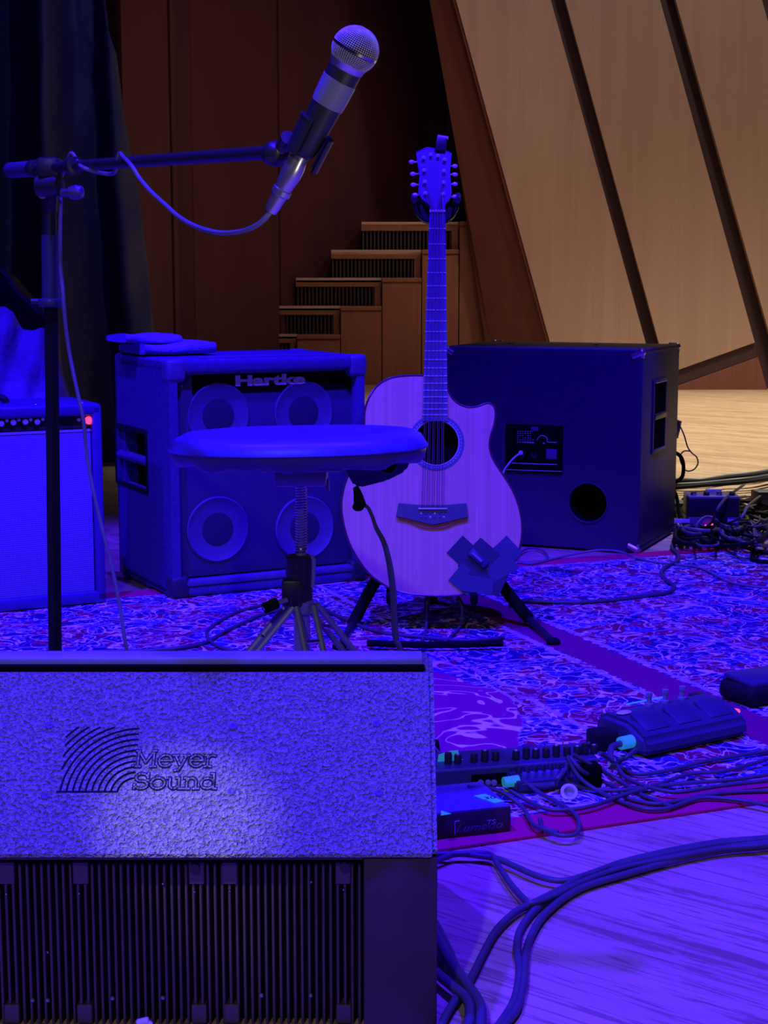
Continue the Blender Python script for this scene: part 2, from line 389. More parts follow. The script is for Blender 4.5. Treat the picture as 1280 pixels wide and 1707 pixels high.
# tiered steps
st = thing('trim_tiers', '', None, Matrix.Translation((P(600, 655, SB).x, SB, 0)), kind='structure')
rise = [P(500, 558-47.5*i, SB).z for i in range(5)]
tx0 = [410, 476, 545, 604, 655]; bx = [495, 568, 637, 703, 765, 830]
blockW = []
for i in range(5):
    y0 = SB+.05+.02*i; y1 = SB+.32+.30*i
    z = rise[i]
    xl = P(bx[i], 560, y0).x; xr = P(bx[i+1], 560, y0).x - .006
    mb = MB().box(((xl+xr)/2, (y0+y1)/2, (z-.035)/2), (xr-xl, y1-y0, z-.035), bev=.004)
    mb.build('side_block', 'wstep', st, W=True, smooth=0)
    MB().box(((xl+xr)/2, (y0+y1)/2-.01, z-.017), (xr-xl+.006, y1-y0+.02, .034), bev=.005).build('block_cap', 'wstep', st, W=True, smooth=0)
    xa = P(tx0[i], 500, y0).x - .25; xb = xl-.004
    ytop = y0+.30*i*0
    # tread deck in front of the next riser
    MB().box(((xa+xb)/2, (y0+.10+y1+.28)/2, z-.02), (xb-xa, y1+.28-y0-.10, .04), bev=.005).build('tread', 'tread', st, W=True, smooth=0)
    MB().box(((xa+xb)/2, y0+.11, z-.045), (xb-xa, .02, .05)).build('riser_rail', 'wstep', st, W=True, smooth=0)
    # slatted riser under this tread
    mb = MB(); n = int((xb-xa)/.03)
    zl = rise[i-1] if i else 0.0
    for k in range(n):
        mb.box((xa+(k+.5)*.03, y0+.13, (zl+z-.05)/2), (.012, .02, z-.05-zl))
    mb.build('riser_slats', 'wgap', st, W=True, smooth=0, kind='stuff')
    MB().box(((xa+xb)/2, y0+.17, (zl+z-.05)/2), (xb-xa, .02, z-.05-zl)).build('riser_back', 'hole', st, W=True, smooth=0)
    MB().box((xb-.03, y0+.12, (zl+z-.05)/2), (.05, .03, z-.05-zl)).build('riser_post', 'wstep', st, W=True, smooth=0)
# ================================================================ CURTAIN
def curtain():
    Yc = 7.0
    edge = [(-60, 160), (0, 175), (50, 183), (85, 196), (180, 206), (240, 216), (330, 232), (450, 246), (580, 259), (800, 285)]
    rows = []
    for i in range(60):
        py = -900 + 1720*i/59
        ex = edge[0][1]
        for (a, xa), (b, xb) in zip(edge, edge[1:]):
            if py >= a: ex = xa + (xb-xa)*min(1, (py-a)/(b-a))
        row = []
        for j in range(150):
            u = j/149; px = -420 + (ex+420)*u
            lean = px - .16*(py)*max(0, px/200)*.5
            d = .11*math.sin(lean*.055+.6) + .035*math.sin(lean*.021+py*.002+2) + .022*math.sin(lean*.13+py*.004)
            d += .012*math.sin(px*.03+py*.045)*max(0, 1-u*2.2) + .010*math.sin(py*.03+px*.08)*(u > .7)
            if u > .93: d += (u-.93)*1.1
            p = P(px, py, Yc); p.y += d; p.z = max(p.z, .005)
            row.append(p)
        rows.append(row)
    b = MB().quadgrid(rows)
    o = b.build('stage_curtain', 'curtain', smooth=80)
    so = o.modifiers.new('s', 'SOLIDIFY'); so.thickness = .006
    tag(setorigin(o), 'dark blue-black drape hanging in folds in front of the brown panelled wall', 'curtain')
curtain()
# ================================================================ RUG
ra = fl(735, 1421); rb = fl(1280, 1327); rfar = fl(908, 936)
RY = math.atan2(rb.y-ra.y, rb.x-ra.x); RY = math.radians(22)
RM = frame(ra, RY); RL = RM.inverted() @ rfar; RW = RL.y
def rug_uv(px, py): q = RM.inverted() @ fl(px, py); return q.x, q.y
print('RUG width', RW, 'angle est', math.degrees(math.atan2(rb.y-ra.y, rb.x-ra.x)))
for q in ((900, 1008), (1100, 1058), (1280, 1110), (880, 1003), (1280, 1140), (1280, 1085), (735, 1130), (860, 1150), (840, 1084), (977, 1118), (1060, 918), (1280, 911)): print('rug', q, [round(a, 3) for a in rug_uv(*q)])
g = NG('persian_rug'); tc = g.n('ShaderNodeTexCoord'); sep = g.n('ShaderNodeSeparateXYZ'); g.l(tc.outputs['Object'], sep.inputs[0]); V = tc.outputs['Object']
U, W_ = sep.outputs[0], sep.outputs[1]
wn = g.n('ShaderNodeVectorMath', operation='MULTIPLY_ADD'); g.l(g.noise(V, 9, 2, out=1), wn.inputs[0]); wn.inputs[1].default_value = (.07, .07, 0); g.l(V, wn.inputs[2]); VW = wn.outputs[0]
US = .80
def line(sock, c, hw, soft=.0015):
    d = g.math('ABSOLUTE', g.math('SUBTRACT', sock, c)); return g.math('SUBTRACT', 1.0, g.step(d, hw-soft, hw+soft))
def iso(scale, wdt, seed):
    mp = g.n('ShaderNodeMapping'); g.l(V, mp.inputs[0]); mp.inputs['Location'].default_value = (seed, seed*2, 0)
    n_ = g.noise(mp.outputs[0], scale, 1.0, .5, 1.5)
    return g.math('SUBTRACT', 1.0, g.step(g.math('ABSOLUTE', g.math('SUBTRACT', n_, .5)), wdt, wdt*1.7))
big = g.noise(V, 2.3, 2, .5, .5)
cell = g.n('ShaderNodeSeparateColor'); g.l(g.vor(VW, 17, out='Color'), cell.inputs[0])
ground = g.mix(g.step(cell.outputs[0], .46, .49), (.020, .012, .13), (.24, .010, .065))
ground = g.mix(g.step(cell.outputs[1], .80, .83), ground, (.05, .05, .30))
vines = iso(13, .015, 3.1); vines2 = iso(21, .018, 8.7)
cell2 = g.n('ShaderNodeSeparateColor'); g.l(g.vor(VW, 36, out='Color'), cell2.inputs[0])
fl_d = g.vor(VW, 36)
flower = g.math('MULTIPLY', g.math('SUBTRACT', 1.0, g.step(fl_d, .34, .39)), g.step(cell2.outputs[2], .50, .53))
pat = g.mix(vines2, ground, (.42, .34, .50))
pat = g.mix(g.math('MAXIMUM', vines, flower), pat, (.95, .78, .75))
# open medallion field: plum ground with a few large scrolls
sep2 = g.n('ShaderNodeSeparateXYZ'); g.l(wn.outputs[0], sep2.inputs[0])
medal = g.math('ADD', g.math('POWER', g.math('DIVIDE', g.math('ABSOLUTE', g.math('ADD', sep2.outputs[0], -.06)), .44), 2.0), g.math('POWER', g.math('DIVIDE', g.math('ABSOLUTE', g.math('ADD', sep2.outputs[1], -.78)), .46), 2.0))
infield = g.math('SUBTRACT', 1.0, g.step(medal, .97, 1.0))
scroll = iso(7, .014, 5.0)
fcol = g.mix(scroll, (.34, .015, .15), (1, .85, .8))
fcol = g.mix(g.math('MULTIPLY', flower, g.step(g.noise(V, 8, 1), .55, .58)), fcol, (.35, .30, .62))
pat = g.mix(infield, pat, fcol)
# stripes
plain = line(U, US, .052)
guard = g.math('MAXIMUM', line(U, US-.066, .008), line(U, US+.066, .008))
guard = g.math('MAXIMUM', guard, g.math('MAXIMUM', line(U, US-.30, .007), g.math('MAXIMUM', line(U, US+.34, .007), line(U, US-.33, .004))))
brk = g.step(g.noise(V, 55, 1), .40, .46)
pat = g.mix(g.math('MULTIPLY', guard, brk), pat, (.55, .42, .68))
pat = g.mix(plain, pat, (.26, .010, .11))
el = g.math('MAXIMUM', line(W_, .092, .005), line(W_, RW-.092, .005)); pat = g.mix(g.math('MULTIPLY', el, brk), pat, (.62, .5, .7))
edge = g.math('MAXIMUM', g.math('SUBTRACT', 1.0, g.step(W_, .078, .082)), g.step(W_, RW-.082, RW-.078)); pat = g.mix(edge, pat, (.62, .012, .12))
g.put(g.b.inputs['Base Color'], pat); g.b.inputs['Roughness'].default_value = .95; g.b.inputs['Specular IOR Level'].default_value = .08; g.bump(g.noise(V, 300, 2), .5, .003)
M['rug'] = g.m
rug = MB().box((-.25, RW/2, .003), (4.3, RW, .006), bev=.002).build('rug', 'rug', smooth=0)
rug.matrix_basis = RM
tag(rug, 'large red and blue patterned oriental rug under the instruments', 'rug')
# ================================================================ STAGE MONITOR (foreground wedge)
x0, x1 = -.645, .0585
mx = (x0+x1)/2
MM = Matrix.Translation((0, 0, 0)); mt = thing('stage_monitor', 'textured floor monitor in the foreground with embossed logo and finned heat sink', 'speaker', Matrix.Translation((mx, 1.85, 0)))
pA = P(640, 1122, 1.793); pB = P(640, 1424, 1.625)
zA, zB = pA.z, pB.z
prof = [(1.640, 0.0), (1.626, zB-.004), (1.626, zB), (1.793, zA), (1.806, zA+.0), (1.806, zA+.006), (1.855, zA+.010), (1.875, zA+.002), (2.06, .09), (2.06, 0)]
HSx1 = P(606, 1560, 1.63).x       # right end of the heat sink bay
body = MB(); 
poly = [(x0, y, z) for y, z in prof]
body.prism([(x0, y, z) for y, z in [(1.68, 0), (1.68, zB-.012)] + prof[1:]], (x1-x0, 0, 0))
bmesh.ops.bevel(body.b, geom=[e for e in body.b.edges if abs((e.verts[0].co-e.verts[1].co).x) < 1e-5 and max(e.verts[0].co.z, e.verts[1].co.z) > .02 and e.verts[0].co.y > 1.62 and abs(e.verts[0].co.z-e.verts[1].co.z) > .0], offset=.006, segments=3, affect='EDGES')
body.build('cabinet', 'texture', mt, W=True, smooth=30)
# lower rear face: plain panel beside the bay, lip above it
MB().box(((HSx1+x1)/2, 1.655, (zB-.006)/2), (x1-HSx1, .05, zB-.006), bev=.003).build('rear_panel', 'monitor', mt, W=True)
zt = P(300, 1434, 1.63).z
MB().box(((x0+HSx1)/2, 1.655, (zt+zB-.003)/2), (HSx1-x0, .05, zB-.003-zt), bev=.0015).build('rear_lip', 'monitor', mt, W=True)
MB().box(((x0+HSx1)/2, 1.672, zt/2), (HSx1-x0, .012, zt)).build('bay_back', 'matte', mt, W=True, smooth=0)
FM = Matrix.Identity(4)
fin_pitch = (P(603, 1560, 1.64).x - P(0, 1560, 1.64).x)/50
wide = [int(round((P(p, 1560, 1.64).x-x0)/fin_pitch)) for p in (12, 135, 328, 383, 572)]
fin_me = None
finM = MB().box((0, 0, 0), (.0030, .016, zt-.012), bev=.0008, seg=1); finM = finM.build('fin', 'fin', mt, smooth=0); fin_me = finM.data
nf = int((HSx1-x0)/fin_pitch)
for k in range(nf):
    x = HSx1 - (k+.6)*fin_pitch
    if k == 0: o = finM
    else: o = bpy.data.objects.new('fin', fin_me); COL.objects.link(o); o.parent = mt
    o.location = (x-mx, 1.659-1.85, (zt-.012)/2)
for p in (12, 135, 328, 383, 572):
    x = P(p, 1480, 1.65).x
    for (zc, hh) in ((P(0, 1455, 1.65).z, .026), (P(0, 1690, 1.65).z, .022)):
        q = MB().box((x, 1.658, zc), (.017, .0185, hh), bev=.001, seg=1); q.build('fin_land', 'fin', mt, W=True, smooth=0)
for (px, py) in ((11, 1491), (132, 1490), (272, 1474), (324, 1487), (383, 1486), (519, 1471), (573, 1484), (55, 1668), (80, 1668), (188, 1665), (272, 1664), (436, 1660), (518, 1660), (80, 1588)):
    c = P(px, py, 1.650); r = .0016 if py < 1600 else .0022
    MB().lathe([(0.0002, 0), (r, 0), (r, .003), (.0002, .005)], frm((0, -1, .8), c), 10).build('screw', 'steel' if py > 1600 else 'chrome', mt, W=True)
for (px, py) in ((325, 1447), (574, 1444)):
    c = P(px, py, 1.647); MB().lathe([(.004, 0), (.0055, 0), (.0055, .003), (.004, .003)], frm((0, -1, 0), c), 16).build('rubber_bumper', 'black', mt, W=True)
c = P(238, 1703, 1.632); mb = MB(); mb.box(c, (.014, .008, .007), Matrix.Rotation(-.25, 3, 'Y'), bev=.002); mb.box(c+Vector((.006, 0, -.002)), (.01, .006, .006), Matrix.Rotation(.5, 3, 'Y'), bev=.002)
mb.build('tape_scrap', 'white', mt, W=True, label='scrap of white tape low on the heat sink')
# top strip and groove
xs = P(704, 1110, 1.82).x
MB().box(((x0+.01+xs)/2, 1.828, zA+.0085), (xs-x0-.01, .036, .012), bev=.002).build('top_strip', 'strip', mt, W=True, label='paler strip along the top edge')
MB().box(((x0+.01+xs)/2, 1.803, zA+.003), (xs-x0-.006, .010, .008)).build('groove', 'hole', mt, W=True, smooth=0)
# embossed logo on the sloping face
th = math.atan2(zA-zB, 1.793-1.626)
SM = Matrix.Translation((0, 1.626, zB)) @ Matrix.Rotation(-(PI/2-th), 4, 'X')   # local x right, z up the slope, -y out of the face
def sl(px, py): return on(SM, px, py)
def ribbon(mb, pts, wd, t, Mx=SM, closed=False):
    pts = [Vector((p[0], 0, p[1])) for p in pts]
    for a, b in zip(pts, pts[1:]):
        d = b-a
        if d.length < 1e-6: continue
        d.normalize(); n = Vector((-d.z, 0, d.x))*wd/2; e = d*wd*.35
        q = [a-e-n, b+e-n, b+e+n, a-e+n]
        mb.prism([Mx @ (p + Vector((0, .0005, 0))) for p in q], Mx.to_3x3() @ Vector((0, -t-.0005, 0)))
pc = sl(224, 1323); pl = sl(97, 1320); pt_ = sl(150, 1212)
R0 = (pc-sl(195, 1322)).x; Rx = pc.x-pl.x; Ztop = pt_.z; Zbot = pl.z; asp = (Ztop-pc.z)/Rx
mb = MB(); k = 0; Rr = R0
while k < 14:
    Rr = R0 + (Rx-R0)*k/9.3
    pts = []
    for i in range(41):
        a = PI/2 + PI/2*i/40
        x = pc.x + Rr*math.cos(a); z = pc.z + Rr*asp*math.sin(a)
        if x >= pl.x-.0005 and Zbot-.0003 <= z <= Ztop+.0005 and x <= pc.x-.002: pts.append((x, z))
    if len(pts) > 1: ribbon(mb, pts, .0021, .0006)
    k += 1
ribbon(mb, [(pl.x-.0015, Zbot), (sl(193, 1320).x, Zbot)], .0022, .0006)
mb.build('emblem', 'groove', mt, W=True, smooth=0)
def arc(cx, cy, rx, ry, a0, a1, n=10): return [(cx+rx*math.cos(math.radians(a0+(a1-a0)*i/n)), cy+ry*math.sin(math.radians(a0+(a1-a0)*i/n))) for i in range(n+1)]
G = {
 'M': [[(.1, 0), (.1, 1)], [(.1, 1), (.5, .25), (.9, 1)], [(.9, 1), (.9, 0)], [(-.02, 0), (.24, 0)], [(.76, 0), (1.02, 0)], [(-.02, 1), (.16, 1)], [(.84, 1), (1.02, 1)]],
 'e': [arc(.35, .36, .33, .36, 0, 320, 14), [(.02, .38), (.66, .38)]],
 'y': [[(.08, .7), (.36, .02)], [(.66, .7), (.3, -.22), (.08, -.26)], [(-.04, .7), (.22, .7)], [(.52, .7), (.78, .7)]],
 'r': [[(.14, 0), (.14, .7)], [(0, 0), (.32, 0)], [(0, .7), (.14, .7)], arc(.40, .42, .26, .28, 170, 60, 5)],
 'S': [arc(.36, .74, .28, .25, 20, 270, 9)+arc(.36, .25, .30, .25, 90, -160, 9), [(.66, .72), (.66, 1.0)], [(.04, 0), (.04, .28)]],
 'o': [arc(.35, .36, .33, .36, 0, 360, 16)],
 'u': [[(0, .7), (.13, .7), (.13, .25)] + arc(.33, .25, .20, .24, 180, 300, 5) + [(.55, .25)], [(.42, .7), (.56, .7), (.56, 0), (.72, 0)]],
 'n': [[(0, .7), (.14, .7), (.14, 0)], [(0, 0), (.28, 0)], arc(.36, .44, .22, .27, 170, 0, 6)+[(.58, 0)], [(.46, 0), (.72, 0)]],
 'd': [arc(.33, .35, .30, .34, 0, 360, 14), [(.48, 1.0), (.62, 1.0), (.62, 0), (.76, 0)]]}
adv = {'M': 1.16, 'e': .78, 'y': .82, 'r': .6, 'S': .80, 'o': .80, 'u': .80, 'n': .80, 'd': .76}
def word(wd, xa, xb, zb, zt_):
    tot = sum(adv[c] for c in wd); sx = (xb-xa)/tot; sz = zt_-zb; out = []; x = xa
    for c in wd:
        for s_ in G[c]: out.append([(x+a*sx, zb+b*sz) for a, b in s_])
        x += adv[c]*sx
    return out
ws = word('Meyer', sl(226, 1278).x, sl(360, 1278).x, sl(0, 1278).z, sl(0, 1252).z) + word('Sound', sl(222, 1315).x, sl(360, 1315).x, sl(0, 1315).z, sl(0, 1290).z)
mb = MB()
for s_ in ws: ribbon(mb, s_, .0046, .0005)
lt = mb.build('lettering', 'groove', mt, W=True, smooth=0)
mb = MB()
for s_ in ws: ribbon(mb, s_, .0020, .0009)
mb.build('letter_faces', 'texture', mt, W=True, smooth=0)
for (px, py) in ((82, 1210), (388, 1211), (628, 1207), (75, 1327), (385, 1320), (632, 1322)):
    q = sl(px, py); Mq = SM @ Matrix.Translation(q)
    MB().lathe([(.0002, 0), (.0045, 0), (.0045, .0008), (.0032, .0011), (.0014, .0006), (.0002, .0004)], Mq @ Matrix.Rotation(PI/2, 4, 'X'), 14).build('screw', 'pedal', mt, W=True)
# ================================================================ MICROPHONE, STAND, CABLE
micB = P(592, 83, 1.745); micT = P(503, 258, 1.775)
mc = thing('microphone', 'handheld vocal microphone with silver ball grille held up on the boom', 'microphone', frm(micB-micT, micB))
# local: +z toward head, body goes to -z ; ball centre at origin
Lm = (micB-micT).length; rB = .0258
sp_ = MB(); sp_.sphere((0, 0, 0), rB-.0012, (1, 1, .95), 24); sp_.build('foam_liner', 'matte', mc)
def wire_ball():
    b = bmesh.new(); rows = []
    for lo, hi, nn in ((-1.0, -.06, 13), (.06, 1.45, 16)):
        prev = None
        for i in range(nn+1):
            a = lo+(hi-lo)*i/nn
            ring = [b.verts.new((rB*math.cos(a)*math.cos(2*PI*k/60), rB*math.cos(a)*math.sin(2*PI*k/60), rB*.97*math.sin(a))) for k in range(60)]
            if prev:
                for k in range(60): b.faces.new((prev[k], prev[(k+1) % 60], ring[(k+1) % 60], ring[k]))
            prev = ring
    me = bpy.data.meshes.new('grille'); b.to_mesh(me); b.free()
    o = link('grille', me, 'mesh', mc); mod = o.modifiers.new('w', 'WIREFRAME'); mod.thickness = .0009; mod.use_even_offset = False
wire_ball()
MB().lathe([(rB-.0002, -.0018), (rB+.0006, -.0015), (rB+.0006, .0015), (rB-.0002, .0018)], Matrix.Identity(4), 40, cap=False).build('grille_band', 'chrome', mc)
MB().lathe([(.0215, -.0150), (.0202, -.0175), (.0192, -.0225), (.0180, -.0240)], Matrix.Identity(4), 32).build('collar', 'shell', mc)
MB().lathe([(.0150, -.022), (.0192, -.0235), (.0190, -.034), (.0180, -.060), (.0165, -.090), (.0150, -Lm+.012), (.0128, -Lm+.003), (.010, -Lm)], Matrix.Identity(4), 32).build('handle', 'black', mc)
MB().lathe([(.0186, -.0355), (.0198, -.036), (.0192, -.058), (.0183, -.0665), (.0170, -.067)], Matrix.Identity(4), 32).build('tape_wrap', 'clear', mc, label='band of worn grey tape around the handle')
# stand
base = fl(92, 1346); SY = 2.45
pb = P(92, 1090, SY); ptp = P(83, 318, SY)
d0 = (pb-ptp); foot = ptp + d0*(ptp.z/(ptp.z-pb.z))
ms = thing('microphone_stand', 'black boom microphone stand rising behind the floor monitor on the left', 'stand', Matrix.Translation(foot))
def sp2(t): return ptp + (foot-ptp)*t
def tz(py): return (P(90, py, SY).z - ptp.z)/(foot.z-ptp.z)
MB().lathe([(.005, 0), (.11, 0), (.112, .006), (.105, .014), (.04, .022), (.02, .03), (.012, .03)], Matrix.Translation(foot), 36).build('base', 'matte', ms, W=True)
MB().cyl(sp2(tz(510)), sp2(.995), .0108).build('pole', 'matte', ms, W=True)
MB().cyl(sp2(tz(392)), sp2(tz(508)), .0140, .0140).build('grip_sleeve', 'pedal', ms, W=True)
cc = sp2(tz(503)); MB().lathe([(.012, -.009), (.020, -.007), (.0215, 0), (.020, .004), (.012, .006)], Matrix.Translation(cc), 24).cyl(cc, cc+Vector((-.03, -.006, .001)), .005, .004).build('clutch', 'pedal', ms, W=True)
MB().cyl(sp2(tz(330)), sp2(tz(400)), .0095).build('upper_tube', 'black', ms, W=True)
bL = P(14, 284, 2.60); bR = P(452, 254, 1.815); bd = (bR-bL).normalized()
MB().cyl(bL+bd*.08, bR, .0078, seg=20).build('boom', 'black', ms, W=True)
MB().lathe([(.002, 0), (.009, .003), (.0125, .012), (.0125, .10), (.009, .108), (.0079, .11)], frm(bd, bL), 20).build('counterweight', 'pedal', ms, W=True)
# clamp at the pole
def along(px):                           # point of the boom axis seen at pixel column px
    d = ray(px, 280); t = None
    best = min((abs((lambda q: 640+F*q.x/((q.y)*cp-(q.z-H)*sp))(bL+(bR-bL)*(i/400))-px), i) for i in range(401)); return bL+(bR-bL)*(best[1]/400)
ca = along(84)
cl = MB(); cl.box(ca+Vector((0, 0, -.001)), (.034, .05, .030), bev=.006); cl.cyl(ca+Vector((0, 0, -.01)), ptp+Vector((0, 0, -.03)), .011); cl.lathe([(.005, -.02), (.016, -.018), (.016, .018), (.005, .02)], frm((1, -.3, 0), ca+Vector((0, -.012, -.028))), 20)
cl.build('boom_clamp', 'black', ms, W=True)
for pxx in (58, 122): 
    q = along(pxx); MB().lathe([(.008, -.012), (.0135, -.010), (.0135, .010), (.008, .012)], frm(bd, q), 20).build('clamp_collar', 'black', ms, W=True)
q = P(98, 322, 2.42); MB().cyl(q, P(118, 321, 2.40), .006).lathe([(.004, 0), (.009, .002), (.011, .012), (.009, .022), (.003, .024)], frm((1, -.2, .02), P(114, 321, 2.40)), 16).build('wing_knob', 'edge', ms, W=True)
MB().lathe([(.002, -.003), (.0065, -.002), (.007, .003), (.002, .004)], frm((0, -1, 0), P(71, 324, 2.425)), 14).build('rivet', 'steel', ms, W=True)
# boom end joint and clip
je = P(458, 256, 1.80)
MB().lathe([(.009, -.012), (.0125, -.011), (.0125, -.004), (.0145, -.001), (.0145, .004), (.011, .009), (.008, .014)], frm(bd, je), 20).sphere(je+Vector((.008, -.004, 0)), .0095).build('swivel_joint', 'black', ms, W=True)
MB().lathe([(.002, -.0125), (.0055, -.012), (.0055, .012), (.002, .0125)], frm((.2, -1, .3), je+Vector((.006, -.004, 0))), 12).build('swivel_bolt', 'chrome', ms, W=True)
CM = frm(micB-micT, micB)
ax = (micB-micT).normalized(); side = Vector((-1, 0, 0)); side = (side-ax*side.dot(ax)).normalized()
# arc opening towards the right: find local angle of +side
ls = CM.to_3x3().inverted() @ side; a_s = math.atan2(ls.y, ls.x)
def sleeve(mb, r0, r1, z0, z1, a0, a1):
    mb.lathe([(r0, z0), (r1, z0), (r1, z1), (r0, z1), (r0, z0)], CM, 24, a0, a1)
cb = MB(); sleeve(cb, .0170, .0205, -.128, -.086, a_s-1.25, a_s+1.25)
sleeve(cb, .0200, .0218, -.0885, -.086, a_s-1.1, a_s+1.1)
cb.build('clip_sleeve', 'black', ms, W=True)
cb = MB(); sleeve(cb, .0225, .0250, -.138, -.098, a_s+PI-.75, a_s+PI+.75); sleeve(cb, .0185, .0230, -.128, -.118, a_s+PI-.3, a_s+PI+.3)
cb.build('clip_jaw', 'black', ms, W=True)
q = CM @ Vector((ls.x*.022, ls.y*.022, -.118)); MB().cyl(q, je+Vector((.004, 0, 0)), .0085, .0075).build('clip_neck', 'black', ms, W=True)
# cable with connector
cx = thing('microphone_cable', 'thin cable hanging from the microphone, wrapped over the boom and running down beside the stand', 'cable', fl(222, 1330, .0))
cT = P(500, 262, 1.775); cE = P(451, 353, 1.79); cd = (cE-cT); CLn = cd.length
MB().lathe([(.006, -.004), (.0098, -.002), (.0102, .004), (.0118, .012), (.0122, .022), (.0105, .034), (.0098, .040), (.0112, .041), (.0112, .047), (.0088, .049), (.0080, CLn-.006), (.0068, CLn), (.003, CLn)], frm(cd, cT), 24).build('connector', 'shell', cx, W=True, label='silver cable connector below the microphone')
mb = MB(); w1 = along(205); w2 = along(150); w3 = along(120)
pts = [cE-cd*.02, P(441, 365, 1.79), P(425, 377, 1.80), P(400, 386, 1.82), P(365, 388, 1.86), P(330, 379, 1.91), P(300, 363, 1.96), P(275, 341, 2.00), P(252, 320, 2.03), P(233, 298, 2.06), P(218, 275, 2.08), w1+Vector((.002, -.010, .007)), w1+Vector((-.004, 0, .012)), w1+Vector((-.01, .012, .0)), w2+Vector((.03, .0, -.013)), w2+Vector((-.005, -.014, -.006)),
       w3+Vector((.012, -.016, .004)), w3+Vector((.0, -.004, .018)), w3+Vector((-.012, .014, 0.0)), P(101, 300, 2.44), P(101, 345, 2.435), P(100, 395, 2.43), P(101, 440, 2.43), P(105, 490, 2.42), P(109, 540, 2.42), P(116, 590, 2.42), P(126, 640, 2.41), P(139, 700, 2.40), P(145, 760, 2.40), P(156, 820, 2.39), P(170, 880, 2.38), P(185, 940, 2.37), P(198, 1000, 2.36), P(207, 1060, 2.35), P(214, 1100, 2.35), P(222, 1180, 2.34), fl(228, 1330, .02), fl(200, 1360, .005), fl(140, 1350, .005)]
mb.tube(pts, .0030, 8, 6).build('cord', 'rubber_grey', cx, W=True)
# ================================================================ COMBO AMP (left)
a1_ = fl(178, 1004, .008); a0_ = fl(0, 1021, .008)
yaw = math.atan2(a1_.y-a0_.y, a1_.x-a0_.x)
AM = frame(a1_, yaw)                      # local: x<0 to the left, z up, y back
ah = on(AM, 178, 672).z; aw = .66
am = thing('combo_amplifier', 'guitar combo amplifier with pale grille cloth and a red pilot light, at the left edge', 'amplifier', AM)
ad = .25
fr = MB(); tw = .030
fr.box((-aw/2, ad/2, tw/2), (aw, ad, tw), bev=.006); fr.box((-aw/2, ad/2, ah-tw/2), (aw, ad, tw), bev=.008, seg=3); fr.box((-tw/2+.003, ad/2, ah/2), (tw-.006, ad, ah-.01), bev=.006); fr.box((-aw+tw/2, ad/2, ah/2), (tw, ad, ah-.01), bev=.006); fr.box((-aw/2, ad-.02, ah/2), (aw-.02, .02, ah-.02))
fr.build('cabinet', 'vinyl_side', am)
gz1 = on(AM, 100, 722).z; gz0 = .028
MB().box((-aw/2, .022, (gz0+gz1)/2), (aw-2*tw+.008, .02, gz1-gz0), bev=.004).build('grille_cloth', 'grillecloth', am)
MB().box((-aw/2, .018, gz1+.003), (aw-2*tw+.006, .014, .006)).build('piping', 'badge', am)
cz0, cz1 = gz1+.006, on(AM, 100, 693).z
MB().box((-aw/2, .030, (cz0+cz1)/2), (aw-2*tw, .02, cz1-cz0), Matrix.Rotation(-.25, 3, 'X')).build('control_panel', 'black', am)
for px, py in ((2, 706), (22, 704), (42, 703), (62, 703), (-18, 706), (-38, 707)):
    q = on(AM, px, py, .012); k_ = MB().lathe([(.002, 0), (.010, 0), (.009, .012), (.006, .014), (.001, .014)], Matrix.Translation(q+Vector((0, .012, 0))) @ Matrix.Rotation(PI/2, 4, 'X'), 14).build('knob', 'black', am)
    MB().lathe([(.001, 0), (.0075, 0), (.007, .002), (.001, .003)], Matrix.Translation(q+Vector((0, -.002, 0))) @ Matrix.Rotation(PI/2, 4, 'X'), 12).build('knob_cap', 'white', k_)
for px, py in ((12, 701), (32, 700), (52, 699.5), (72, 699), (132, 700), (-8, 702), (-28, 703)):
    q = on(AM, px, py, .012); MB().lathe([(.001, 0), (.0045, 0), (.0045, .006), (.001, .008)], Matrix.Translation(q+Vector((0, .008, 0))) @ Matrix.Rotation(PI/2, 4, 'X'), 12).build('panel_glint', 'white', am)  # white studs standing in for highlights beside the knobs
q = on(AM, 149, 701, .012); MB().lathe([(.002, -.006), (.0105, -.006), (.0105, 0), (.008, .004), (.004, .008), (.001, .009)], Matrix.Translation(q+Vector((0, .002, 0))) @ Matrix.Rotation(PI/2, 4, 'X'), 14).build('pilot_light', 'jewel', am, label='glowing red pilot light')
# white outline on the right end of the panel
e_ = MB(); pa = on(AM, 156, 694, .012); pb_ = on(AM, 163, 717, .012); pc_ = on(AM, 98, 719, .012)
e_.tube([pa, pb_], .0014, 6, smooth=False).tube([pb_, pc_], .0012, 6, smooth=False).build('panel_edge', 'badge', am)
for px in (60, 138): 
    q = on(AM, px, 669, .03); q.z = ah+.001; MB().sphere(q, .004, (1, 1, .5), 10).build('strap_button', 'chrome', am)
hb = MB().tube([(-.45, .12, ah), (-.44, .12, ah+.012), (-.40, .12, ah+.018), (-.26, .12, ah+.018), (-.22, .12, ah+.012), (-.21, .12, ah)], .009, 8).build('handle', 'black', am)
for x in (-.05, -.61):
    for y in (.04, .21): MB().lathe([(.015, -.008), (.018, .002)], Matrix.Translation((x, y, 0)), 14).build('foot', 'foam', am)
